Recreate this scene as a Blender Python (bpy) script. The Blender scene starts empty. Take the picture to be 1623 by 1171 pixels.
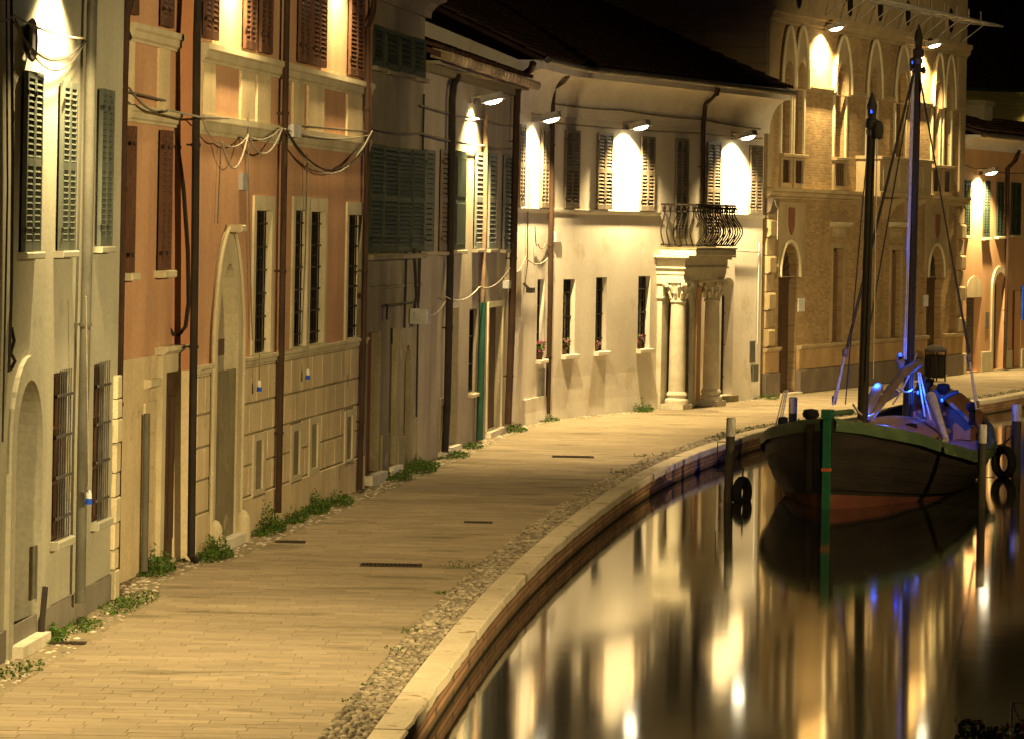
import bpy, math, random
from mathutils import Matrix, Vector
from mathutils.geometry import tessellate_polygon
random.seed(7)
R = math.radians
sc = bpy.context.scene
COL = sc.collection

# ------------------------------------------------------------------ camera, night sky, exposure
FPX, WPX, HPX, CAMZ, WATER = 5600.0, 1623.0, 1171.0, 4.3, -0.36
VH, ROLL = -228.0, R(1.03)
cam = bpy.data.cameras.new('camera')
camo = bpy.data.objects.new('camera', cam); COL.objects.link(camo)
cam.sensor_width = 36.0; cam.lens = FPX * 36.0 / WPX
cam.shift_x = -math.sin(ROLL) * 228.0 / WPX
cam.shift_y = VH / WPX
cam.clip_start = 0.5; cam.clip_end = 3000
camo.matrix_world = Matrix.Translation((0, 0, CAMZ)) @ Matrix.Rotation(R(90), 4, 'X') @ Matrix.Rotation(ROLL, 4, 'Z')
sc.camera = camo
w = bpy.data.worlds.new('World'); sc.world = w; w.use_nodes = True
bg = w.node_tree.nodes['Background']
bg.inputs[0].default_value = (0.0085, 0.0048, 0.0018, 1); bg.inputs[1].default_value = 1.0
sc.view_settings.view_transform = 'Standard'; sc.view_settings.look = 'None'
sc.view_settings.exposure = 0.0; sc.view_settings.gamma = 1.0
sc.render.engine = 'CYCLES'
cy = sc.cycles
cy.use_denoising = True; cy.max_bounces = 5; cy.diffuse_bounces = 3; cy.glossy_bounces = 3
cy.use_adaptive_sampling = True; cy.adaptive_threshold = 0.025
cy.transmission_bounces = 4; cy.sample_clamp_indirect = 6.0; cy.blur_glossy = 0.3
cy.caustics_reflective = False; cy.caustics_refractive = False

LAMPCOL = (1.0, 0.75, 0.38)
LAMPW = 2800.0

# ------------------------------------------------------------------ helpers
def unroll(px, py):
    a, b = px - WPX / 2, py - HPX / 2
    c, s = math.cos(ROLL), math.sin(ROLL)
    return c * a + s * b, -s * a + c * b
def ray(px, py):
    u, v = unroll(px, py)
    return Vector((u / FPX, 1.0, -(v - VH) / FPX))
def gp(px, py, z=0.0):
    d = ray(px, py); t = (z - CAMZ) / d.z
    return Vector((d.x * t, t, z))
def at(px, py, Y):
    d = ray(px, py)
    return Vector((d.x * Y, Y, CAMZ + d.z * Y))

WM = {}
def link(o, M, parent=None):
    COL.objects.link(o)
    if parent is not None:
        o.parent = parent; o.matrix_basis = WM[parent.name].inverted() @ M
    else:
        o.matrix_basis = M
    WM[o.name] = M
    return o
def tag(o, label=None, cat=None, group=None, kind=None):
    if label: o['label'] = label
    if cat: o['category'] = cat
    if group: o['group'] = group
    if kind: o['kind'] = kind
    return o
def empty(name, M, label=None, cat=None, group=None, parent=None):
    o = bpy.data.objects.new(name, None); o.empty_display_size = 0.2
    link(o, M, parent); return tag(o, label, cat, group)
I4 = Matrix.Identity(4)
def T(x, y, z): return Matrix.Translation((x, y, z))

class MB:
    def __init__(s): s.v = []; s.f = []
    def quad(s, a, b, c, d):
        n = len(s.v); s.v += [tuple(a), tuple(b), tuple(c), tuple(d)]; s.f.append((n, n+1, n+2, n+3)); return s
    def box(s, x0, x1, y0, y1, z0, z1):
        n = len(s.v)
        s.v += [(x0,y0,z0),(x1,y0,z0),(x1,y1,z0),(x0,y1,z0),(x0,y0,z1),(x1,y0,z1),(x1,y1,z1),(x0,y1,z1)]
        s.f += [tuple(n+i for i in q) for q in ((0,3,2,1),(4,5,6,7),(0,1,5,4),(1,2,6,5),(2,3,7,6),(3,0,4,7))]
        return s
    def cham(s, x0, x1, y0, y1, z0, z1, c):
        """box whose front (y0) face is chamfered by c"""
        n = len(s.v)
        s.v += [(x0,y1,z0),(x1,y1,z0),(x1,y1,z1),(x0,y1,z1),(x0,y0+c,z0),(x1,y0+c,z0),(x1,y0+c,z1),(x0,y0+c,z1),
                (x0+c,y0,z0+c),(x1-c,y0,z0+c),(x1-c,y0,z1-c),(x0+c,y0,z1-c)]
        q = [(8,9,10,11)]
        for i in range(4):
            j = (i+1) % 4; q += [(i, j, 4+j, 4+i), (4+i, 4+j, 8+j, 8+i)]
        s.f += [tuple(n+i for i in k) for k in q]; return s
    def tube(s, pts, r, n=8, caps=True):
        pts = [Vector(p) for p in pts]; base = len(s.v); m = len(pts)
        rr = r if isinstance(r, (list, tuple)) else [r]*m
        up0 = None
        for i, p in enumerate(pts):
            d = (pts[min(i+1, m-1)] - pts[max(i-1, 0)]).normalized()
            if up0 is None:
                up0 = Vector((0,0,1)) if abs(d.z) < 0.9 else Vector((1,0,0))
            a = (up0 - d * up0.dot(d))
            if a.length < 1e-4: a = Vector((0,1,0)) - d * d.y
            a.normalize(); b = d.cross(a); up0 = a
            for k in range(n):
                t = 2*math.pi*k/n
                s.v.append(tuple(p + (a*math.cos(t) + b*math.sin(t)) * rr[i]))
        for i in range(m-1):
            for k in range(n):
                k2 = (k+1) % n
                s.f.append((base+i*n+k, base+i*n+k2, base+(i+1)*n+k2, base+(i+1)*n+k))
        if caps:
            s.f.append(tuple(base+k for k in range(n))[::-1]); s.f.append(tuple(base+(m-1)*n+k for k in range(n)))
        return s
    def lathe(s, prof, cx=0, cy=0, n=16, axis='z'):
        base = len(s.v); m = len(prof)
        for r, z in prof:
            for k in range(n):
                t = 2*math.pi*k/n
                s.v.append((cx + r*math.cos(t), cy + r*math.sin(t), z))
        for i in range(m-1):
            for k in range(n):
                k2 = (k+1) % n
                s.f.append((base+i*n+k, base+i*n+k2, base+(i+1)*n+k2, base+(i+1)*n+k))
        s.f.append(tuple(base+k for k in range(n))[::-1]); s.f.append(tuple(base+(m-1)*n+k for k in range(n)))
        return s
    def prism(s, poly, x0, x1):
        """profile poly [(y,z)] swept along x"""
        n = len(s.v); m = len(poly)
        s.v += [(x0, y, z) for y, z in poly] + [(x1, y, z) for y, z in poly]
        for i in range(m):
            j = (i+1) % m; s.f.append((n+i, n+j, n+m+j, n+m+i))
        for loop, off in ((poly, n), (poly, n+m)):
            tr = tessellate_polygon([[Vector((0, y, z)) for y, z in loop]])
            s.f += [tuple(off+i for i in t) for t in tr]
        return s
    def plate(s, outer, holes=(), y0=0.0, y1=0.1, back=True, holeside=True):
        """polygon in xz with holes, extruded from y0 (front) to y1"""
        loops = [outer] + list(holes)
        allp = [p for l in loops for p in l]
        tr = tessellate_polygon([[Vector((x, z, 0)) for x, z in l] for l in loops])
        n = len(s.v); m = len(allp)
        s.v += [(x, y0, z) for x, z in allp] + [(x, y1, z) for x, z in allp]
        s.f += [tuple(n+i for i in t) for t in tr]
        if back: s.f += [tuple(n+m+i for i in t) for t in tr]
        off = 0
        for li, l in enumerate(loops):
            k = len(l)
            for i in range(k):
                j = (i+1) % k
                s.f.append((n+off+i, n+off+j, n+m+off+j, n+m+off+i))
            off += k
        return s
    def add(s, o, M=None):
        n = len(s.v)
        s.v += [tuple(M @ Vector(p)) if M else p for p in o.v]; s.f += [tuple(n+i for i in f) for f in o.f]; return s
    def mesh(s, name, mat, smooth=False):
        me = bpy.data.meshes.new(name); me.from_pydata(s.v, [], s.f)
        if mat: me.materials.append(mat)
        if smooth: me.polygons.foreach_set('use_smooth', [True]*len(me.polygons))
        me.update(); return me
    def build(s, name, mat, M=I4, parent=None, smooth=False, **kw):
        o = bpy.data.objects.new(name, s.mesh(name, mat, smooth))
        link(o, M, parent)
        if smooth and 'flat' not in kw:
            try: o.data.set_sharp_from_angle(angle=R(40))
            except Exception: pass
        return o
def inst(me, name, M, parent):
    return link(bpy.data.objects.new(name, me), M, parent)

def rectp(a, b, c, d): return [(a, c), (b, c), (b, d), (a, d)]
def archp(a, b, z0, zs, zt, n=14):
    m, r = (a+b)/2, (b-a)/2
    return [(a, z0), (b, z0)] + [(m + r*math.cos(math.pi*k/n), zs + (zt-zs)*math.sin(math.pi*k/n)) for k in range(n+1)]
def pointp(a, b, z0, zs, zt, n=8):
    m = (a+b)/2; p = [(a, z0), (b, z0)]
    for k in range(n+1):
        t = k/n; p.append((b - (b-m)*(1-math.cos(t*math.pi/2))**0.9, zs + (zt-zs)*math.sin(t*math.pi/2)**1.15))
    for k in range(1, n+1):
        t = 1-k/n; p.append((a + (m-a)*(1-math.cos(t*math.pi/2))**0.9, zs + (zt-zs)*math.sin(t*math.pi/2)**1.15))
    return p

# ------------------------------------------------------------------ materials
def newmat(name):
    m = bpy.data.materials.new(name); m.use_nodes = True
    nt = m.node_tree; return m, nt, nt.nodes['Principled BSDF']
def pmat(name, c1, c2=None, scale=1.2, rough=0.85, bump=0.15, bscale=35.0, streak=0.0, sc_col=None, island=0.0,
         metallic=0.0, stretch=(1, 1, 1), fine=0.12, spec=0.3, patches=None, bdist=0.02):
    m, nt, P = newmat(name); N = nt.nodes; L = nt.links
    c2 = c2 or tuple(x*0.72 for x in c1)
    tc = N.new('ShaderNodeTexCoord'); mp = N.new('ShaderNodeMapping'); mp.inputs['Scale'].default_value = stretch
    L.new(tc.outputs['Object'], mp.inputs[0])
    def noise(s, det, src=mp, rgh=0.6):
        n = N.new('ShaderNodeTexNoise'); n.inputs['Scale'].default_value = s; n.inputs['Detail'].default_value = det
        n.inputs['Roughness'].default_value = rgh
        L.new(src.outputs[0], n.inputs['Vector']); return n
    def ramp(src, a, b):
        r = N.new('ShaderNodeMapRange'); r.inputs[1].default_value = a; r.inputs[2].default_value = b
        L.new(src, r.inputs[0]); return r.outputs[0]
    def mix(fac, a, b, mode='MIX'):
        x = N.new('ShaderNodeMix'); x.data_type = 'RGBA'; x.blend_type = mode
        if isinstance(fac, float): x.inputs[0].default_value = fac
        else: L.new(fac, x.inputs[0])
        for k, c in ((6, a), (7, b)):
            if isinstance(c, tuple): x.inputs[k].default_value = (*c, 1)
            else: L.new(c, x.inputs[k])
        return x.outputs[2]
    n1 = noise(scale, 6)
    col = mix(ramp(n1.outputs[0], 0.32, 0.68), c1, c2)
    if patches:
        n4 = noise(patches[1], 4)
        col = mix(ramp(n4.outputs[0], patches[2], patches[2]+0.05), col, patches[0])
    if streak:
        mp2 = N.new('ShaderNodeMapping'); mp2.inputs['Scale'].default_value = (0.75, 0.75, 0.13)
        L.new(tc.outputs['Object'], mp2.inputs[0]); n3 = noise(1.7, 5, mp2)
        k = N.new('ShaderNodeMath'); k.operation = 'MULTIPLY'; k.inputs[1].default_value = streak
        L.new(ramp(n3.outputs[0], 0.45, 0.75), k.inputs[0])
        col = mix(k.outputs[0], col, sc_col or tuple(x*0.4 for x in c1))
    n2 = noise(bscale, 5)
    if fine:
        v = N.new('ShaderNodeMapRange'); v.inputs[3].default_value = 1-fine; v.inputs[4].default_value = 1+fine
        v.inputs[1].default_value = 0.3; v.inputs[2].default_value = 0.7
        L.new(n2.outputs[0], v.inputs[0]); col = mix(1.0, col, v.outputs[0], 'MULTIPLY')
    if island:
        g = N.new('ShaderNodeNewGeometry'); oi = N.new('ShaderNodeObjectInfo')
        ad = N.new('ShaderNodeMath'); ad.operation = 'ADD'
        L.new(g.outputs['Random Per Island'], ad.inputs[0]); L.new(oi.outputs['Random'], ad.inputs[1])
        fr = N.new('ShaderNodeMath'); fr.operation = 'FRACT'; L.new(ad.outputs[0], fr.inputs[0])
        v = N.new('ShaderNodeMapRange'); v.inputs[3].default_value = 1-island; v.inputs[4].default_value = 1+island*0.8
        L.new(fr.outputs[0], v.inputs[0]); col = mix(1.0, col, v.outputs[0], 'MULTIPLY')
    L.new(col, P.inputs['Base Color'])
    P.inputs['Roughness'].default_value = rough; P.inputs['Metallic'].default_value = metallic
    P.inputs['Specular IOR Level'].default_value = spec
    if bump:
        b = N.new('ShaderNodeBump'); b.inputs['Strength'].default_value = bump; b.inputs['Distance'].default_value = bdist
        a = N.new('ShaderNodeMath'); a.operation = 'ADD'
        k = N.new('ShaderNodeMath'); k.operation = 'MULTIPLY'; k.inputs[1].default_value = 2.0
        L.new(n1.outputs[0], k.inputs[0]); L.new(k.outputs[0], a.inputs[0]); L.new(n2.outputs[0], a.inputs[1])
        L.new(a.outputs[0], b.inputs['Height']); L.new(b.outputs[0], P.inputs['Normal'])
    return m
def emat(name, col, strength):
    m, nt, P = newmat(name)
    P.inputs['Base Color'].default_value = (*col, 1); P.inputs['Emission Color'].default_value = (*col, 1)
    P.inputs['Emission Strength'].default_value = strength; return m
def brickmat(name, c1, c2, mortar, bw=0.26, bh=0.07, streak=0.4, bump=0.6):
    m = pmat(name, c1, c2, scale=0.8, streak=streak, bump=0)
    nt = m.node_tree; N = nt.nodes; L = nt.links; P = N['Principled BSDF']
    src = P.inputs['Base Color'].links[0].from_socket
    tc = next(n for n in N if n.type == 'TEX_COORD')
    mp = N.new('ShaderNodeMapping'); mp.inputs['Rotation'].default_value = (R(-90), 0, 0); L.new(tc.outputs['Object'], mp.inputs[0])
    br = N.new('ShaderNodeTexBrick'); L.new(mp.outputs[0], br.inputs['Vector'])
    br.inputs['Scale'].default_value = 1.0; br.inputs['Brick Width'].default_value = bw; br.inputs['Row Height'].default_value = bh
    br.inputs['Mortar Size'].default_value = 0.008; br.inputs['Mortar Smooth'].default_value = 0.2
    br.inputs['Color1'].default_value = (1.16, 1.10, 1.04, 1); br.inputs['Color2'].default_value = (0.76, 0.74, 0.72, 1)
    br.inputs['Mortar'].default_value = (*[mortar[i]/max(c1[i], 0.01) for i in range(3)], 1)
    x = N.new('ShaderNodeMix'); x.data_type = 'RGBA'; x.blend_type = 'MULTIPLY'; x.inputs[0].default_value = 1
    L.new(src, x.inputs[6]); L.new(br.outputs['Color'], x.inputs[7]); L.new(x.outputs[2], P.inputs['Base Color'])
    b = N.new('ShaderNodeBump'); b.invert = True; b.inputs['Strength'].default_value = bump; b.inputs['Distance'].default_value = 0.02
    L.new(br.outputs['Fac'], b.inputs['Height']); L.new(b.outputs[0], P.inputs['Normal'])
    return m

M_ = {}
M_['grey_plaster'] = pmat('grey_plaster', (0.37, 0.355, 0.25), (0.30, 0.285, 0.20), 0.7, patches=((0.27, 0.26, 0.19), 0.8, 0.63), streak=0.45, sc_col=(0.2, 0.19, 0.14), bscale=18)
M_['grey_base'] = pmat('grey_base', (0.22, 0.20, 0.15), None, 2, streak=0.3)
M_['orange'] = pmat('orange_plaster', (0.51, 0.305, 0.165), (0.43, 0.25, 0.135), 0.6, patches=((0.43, 0.29, 0.17), 0.8, 0.61), streak=0.5, sc_col=(0.22, 0.10, 0.05), bscale=14)
M_['orange_dull'] = pmat('orange_dull_plaster', (0.42, 0.21, 0.10), (0.34, 0.15, 0.07), 0.7, streak=0.5, sc_col=(0.2, 0.08, 0.04))
M_['cream'] = pmat('cream_plaster', (0.62, 0.50, 0.285), (0.50, 0.40, 0.225), 1.1, patches=((0.37, 0.29, 0.165), 1.3, 0.62), streak=0.5, sc_col=(0.19, 0.15, 0.08), bscale=22)
M_['cream_stone'] = pmat('cream_stone', (0.55, 0.48, 0.30), (0.42, 0.36, 0.21), 1.6, streak=0.35, sc_col=(0.2, 0.17, 0.1), bscale=30)
M_['stone_pale'] = pmat('pale_stone', (0.62, 0.57, 0.42), (0.48, 0.43, 0.3), 3, bscale=40, bump=0.25)
M_['grime'] = pmat('grimy_plaster', (0.26, 0.225, 0.125), (0.18, 0.155, 0.085), 0.9, streak=0.6, sc_col=(0.08, 0.06, 0.04), bscale=16, patches=((0.31, 0.26, 0.17), 1.7, 0.62))
M_['taupe'] = pmat('taupe_plaster', (0.33, 0.285, 0.185), (0.26, 0.22, 0.14), 0.8, streak=0.5, sc_col=(0.1, 0.08, 0.05), bscale=16)
M_['white'] = pmat('white_plaster', (0.64, 0.58, 0.46), (0.54, 0.485, 0.38), 0.8, patches=((0.51, 0.44, 0.32), 0.7, 0.61), streak=0.28, sc_col=(0.36, 0.32, 0.24), bscale=9, bump=0.10, bdist=0.02, fine=0.06)
M_['white_trim'] = pmat('white_trim', (0.68, 0.63, 0.5), (0.58, 0.53, 0.42), 2, bscale=25)
M_['brick'] = brickmat('palazzo_brick', (0.36, 0.245, 0.11), (0.28, 0.19, 0.085), (0.32, 0.25, 0.14))
M_['pal_stone'] = pmat('palazzo_stone', (0.36, 0.275, 0.145), (0.27, 0.205, 0.105), 1.4, streak=0.45, sc_col=(0.14, 0.10, 0.06), bscale=25)
M_['pal_base'] = pmat('palazzo_base', (0.40, 0.27, 0.12), (0.28, 0.18, 0.085), 1.1, streak=0.65, sc_col=(0.12, 0.085, 0.05), bscale=20)
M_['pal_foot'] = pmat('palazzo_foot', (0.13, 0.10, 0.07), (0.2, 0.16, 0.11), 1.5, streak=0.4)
M_['peach'] = pmat('peach_plaster', (0.58, 0.35, 0.17), (0.49, 0.285, 0.14), 0.7, streak=0.4, sc_col=(0.27, 0.14, 0.08))
M_['green_paint'] = pmat('green_shutter_paint', (0.105, 0.115, 0.085), (0.075, 0.085, 0.062), 3, rough=0.55, bscale=60, bump=0.05)
M_['green_dark'] = pmat('dark_green_paint', (0.042, 0.056, 0.036), (0.026, 0.036, 0.025), 3, rough=0.5, bump=0.05)
M_['greygreen'] = pmat('grey_green_paint', (0.17, 0.18, 0.14), (0.12, 0.125, 0.1), 3, rough=0.55, bump=0.05)
M_['brown_paint'] = pmat('brown_shutter_paint', (0.12, 0.062, 0.035), (0.085, 0.042, 0.025), 3, rough=0.55, bump=0.05)
M_['taupe_paint'] = pmat('taupe_shutter_paint', (0.19, 0.155, 0.105), (0.14, 0.11, 0.075), 3, rough=0.55, bump=0.05)
M_['dark'] = pmat('dark_void', (0.012, 0.01, 0.008), None, 2, rough=0.7, bump=0)
M_['wood'] = pmat('dark_door_wood', (0.075, 0.042, 0.022), (0.045, 0.025, 0.014), 3, rough=0.5, stretch=(6, 6, 0.6), bump=0.2)
M_['wood_red'] = pmat('red_brown_door', (0.16, 0.06, 0.035), None, 3, rough=0.5, stretch=(6, 6, 0.6), bump=0.1)
M_['iron'] = pmat('wrought_iron', (0.02, 0.018, 0.016), (0.035, 0.026, 0.02), 6, rough=0.45, bump=0.1, metallic=0.4)
M_['steel_grey'] = pmat('grey_iron', (0.16, 0.155, 0.13), (0.09, 0.085, 0.07), 8, rough=0.5, metallic=0.5, bump=0.05)
M_['pipe_grey'] = pmat('grey_pipe', (0.15, 0.145, 0.105), (0.10, 0.095, 0.07), 2, rough=0.45, metallic=0.3, bump=0.05)
M_['pipe_brown'] = pmat('brown_pipe', (0.075, 0.045, 0.028), (0.05, 0.03, 0.02), 2, rough=0.4, metallic=0.3, bump=0.05)
M_['pipe_black'] = pmat('dark_pipe', (0.03, 0.025, 0.02), (0.05, 0.04, 0.03), 2, rough=0.4, metallic=0.3, bump=0.05)
M_['pipe_copper'] = pmat('copper_pipe', (0.33, 0.16, 0.09), (0.24, 0.11, 0.06), 2, rough=0.45, metallic=0.3, bump=0.05)
M_['pipe_green'] = pmat('green_pipe', (0.03, 0.085, 0.05), (0.02, 0.06, 0.035), 3, rough=0.4, bump=0.05)
M_['cable'] = pmat('grey_cable', (0.20, 0.17, 0.12), (0.12, 0.1, 0.07), 8, rough=0.7, bump=0)
M_['cable_pale'] = pmat('pale_cable', (0.38, 0.34, 0.25), (0.25, 0.22, 0.16), 8, rough=0.6, bump=0)
M_['cable_black'] = pmat('black_cable', (0.03, 0.027, 0.022), None, 8, rough=0.6, bump=0)
M_['plastic_white'] = pmat('white_plastic', (0.6, 0.58, 0.5), None, 4, rough=0.4, bump=0)
M_['plastic_blue'] = pmat('blue_plastic', (0.02, 0.08, 0.5), None, 4, rough=0.35, bump=0)
M_['plastic_grey'] = pmat('grey_plastic', (0.3, 0.29, 0.25), None, 4, rough=0.45, bump=0)
M_['tile'] = pmat('roof_tile', (0.075, 0.04, 0.026), (0.045, 0.026, 0.018), 1.5, island=0.35, streak=0.0, patches=((0.06, 0.055, 0.04), 2.5, 0.6))
M_['tile_pale'] = pmat('pale_eave_tile', (0.42, 0.33, 0.19), (0.3, 0.22, 0.12), 4, island=0.3)
M_['gutter'] = pmat('gutter_metal', (0.2, 0.18, 0.13), (0.13, 0.115, 0.085), 3, rough=0.45, metallic=0.4, bump=0.03)
M_['glass'] = pmat('window_glass', (0.015, 0.014, 0.012), None, 2, rough=0.12, bump=0, spec=0.6)
M_['blind'] = pmat('roller_blind', (0.17, 0.10, 0.05), (0.12, 0.07, 0.035), 2, rough=0.6, bump=0)
M_['paver'] = pmat('paver_brick', (0.33, 0.266, 0.165), (0.24, 0.193, 0.118), 0.55, rough=0.8, island=0.13, streak=0, bscale=20, bump=0.35, patches=((0.19, 0.155, 0.09), 0.8, 0.585), stretch=(0.5, 1.4, 1))
M_['mortar'] = pmat('mortar_bed', (0.27, 0.22, 0.125), (0.18, 0.145, 0.08), 1.3, rough=0.95, bscale=60)
M_['cobble'] = pmat('river_cobble', (0.31, 0.26, 0.165), (0.17, 0.14, 0.09), 3, rough=0.75, island=0.5, bscale=40)
M_['pebble'] = pmat('pale_pebble', (0.46, 0.40, 0.29), (0.24, 0.21, 0.145), 4, rough=0.75, island=0.6, bscale=40)
M_['soil'] = pmat('dark_soil', (0.11, 0.085, 0.05), (0.06, 0.05, 0.03), 4, rough=0.95)
M_['coping'] = pmat('coping_stone', (0.56, 0.475, 0.31), (0.45, 0.375, 0.235), 1.2, rough=0.8, bscale=26, bump=0.5, patches=((0.27, 0.225, 0.115), 3.0, 0.60), island=0.06)
M_['grate'] = pmat('cast_iron', (0.10, 0.075, 0.05), None, 6, rough=0.6, metallic=0.5)
M_['weed'] = pmat('weed_leaf', (0.075, 0.125, 0.022), (0.045, 0.085, 0.015), 6, rough=0.6, bump=0, island=0.45)
M_['grass'] = pmat('moss_grass', (0.085, 0.12, 0.025), (0.05, 0.08, 0.015), 6, rough=0.7, bump=0, island=0.4)
M_['petal'] = pmat('magenta_petal', (0.36, 0.02, 0.13), (0.22, 0.012, 0.09), 9, rough=0.6, bump=0, island=0.3)
M_['pink'] = pmat('pink_petal', (0.34, 0.10, 0.17), (0.24, 0.06, 0.11), 9, rough=0.6, bump=0, island=0.3)
M_['terracotta'] = pmat('terracotta', (0.12, 0.06, 0.035), None, 4)
M_['hull'] = pmat('dark_hull_paint', (0.012, 0.010, 0.008), (0.024, 0.018, 0.012), 1.5, rough=0.55, bscale=30, bump=0.2, stretch=(0.4, 1, 3))
M_['hull_red'] = pmat('red_antifouling', (0.11, 0.036, 0.02), (0.07, 0.025, 0.015), 2, rough=0.7, bscale=25)
M_['boat_green'] = pmat('boat_green_paint', (0.06, 0.085, 0.035), (0.035, 0.052, 0.024), 2, rough=0.5, bscale=30, bump=0.1, patches=((0.15, 0.12, 0.075), 4.5, 0.62))
M_['stem_green'] = pmat('stem_green_paint', (0.012, 0.085, 0.032), (0.012, 0.05, 0.022), 2, rough=0.45, bump=0.05)
M_['boat_orange'] = pmat('boat_orange_paint', (0.35, 0.07, 0.02), None, 2, rough=0.5, bump=0.05)
M_['deck'] = pmat('deck_planks', (0.27, 0.135, 0.07), (0.19, 0.09, 0.05), 2, rough=0.35, stretch=(0.5, 5, 5), bump=0.15)
M_['mast'] = pmat('dark_mast_wood', (0.035, 0.028, 0.016), (0.02, 0.017, 0.01), 3, rough=0.45, stretch=(4, 4, 0.4), bump=0.1)
M_['spar'] = pmat('weathered_spar', (0.2, 0.14, 0.08), (0.12, 0.08, 0.05), 3, rough=0.6, bump=0.1)
M_['rope'] = pmat('pale_rope', (0.45, 0.38, 0.26), (0.3, 0.25, 0.17), 12, rough=0.85, bump=0.1)
M_['rope_dark'] = pmat('dark_rope', (0.05, 0.04, 0.03), None, 12, rough=0.8, bump=0.1)
M_['rubber'] = pmat('black_rubber', (0.012, 0.011, 0.01), None, 8, rough=0.6, bump=0.1)
M_['pile'] = pmat('wet_pile_wood', (0.06, 0.048, 0.03), (0.025, 0.022, 0.015), 3, rough=0.6, stretch=(4, 4, 0.7), bump=0.4)
M_['pile_white'] = pmat('white_pile_paint', (0.5, 0.46, 0.36), (0.18, 0.14, 0.09), 5, rough=0.7, stretch=(3, 3, 0.7), bump=0.3)
M_['bin'] = pmat('bin_enamel', (0.02, 0.017, 0.014), None, 4, rough=0.35, bump=0.03)
M_['bin_lid'] = pmat('bin_lid_metal', (0.10, 0.085, 0.07), None, 4, rough=0.5, metallic=0.3, bump=0.03)
M_['housing'] = pmat('lamp_housing', (0.32, 0.31, 0.27), None, 4, rough=0.5, bump=0)
M_['lens'] = emat('lamp_lens', (1.0, 0.86, 0.55), 40.0)
M_['blue_led'] = emat('blue_light_lens', (0.02, 0.07, 1.0), 4.0)
M_['shield_red'] = pmat('red_shield', (0.2, 0.09, 0.045), None, 4)
M_['ochre'] = pmat('ochre_cladding', (0.4, 0.36, 0.1), (0.3, 0.27, 0.08), 1.5, stretch=(0.3, 1, 6))

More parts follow.
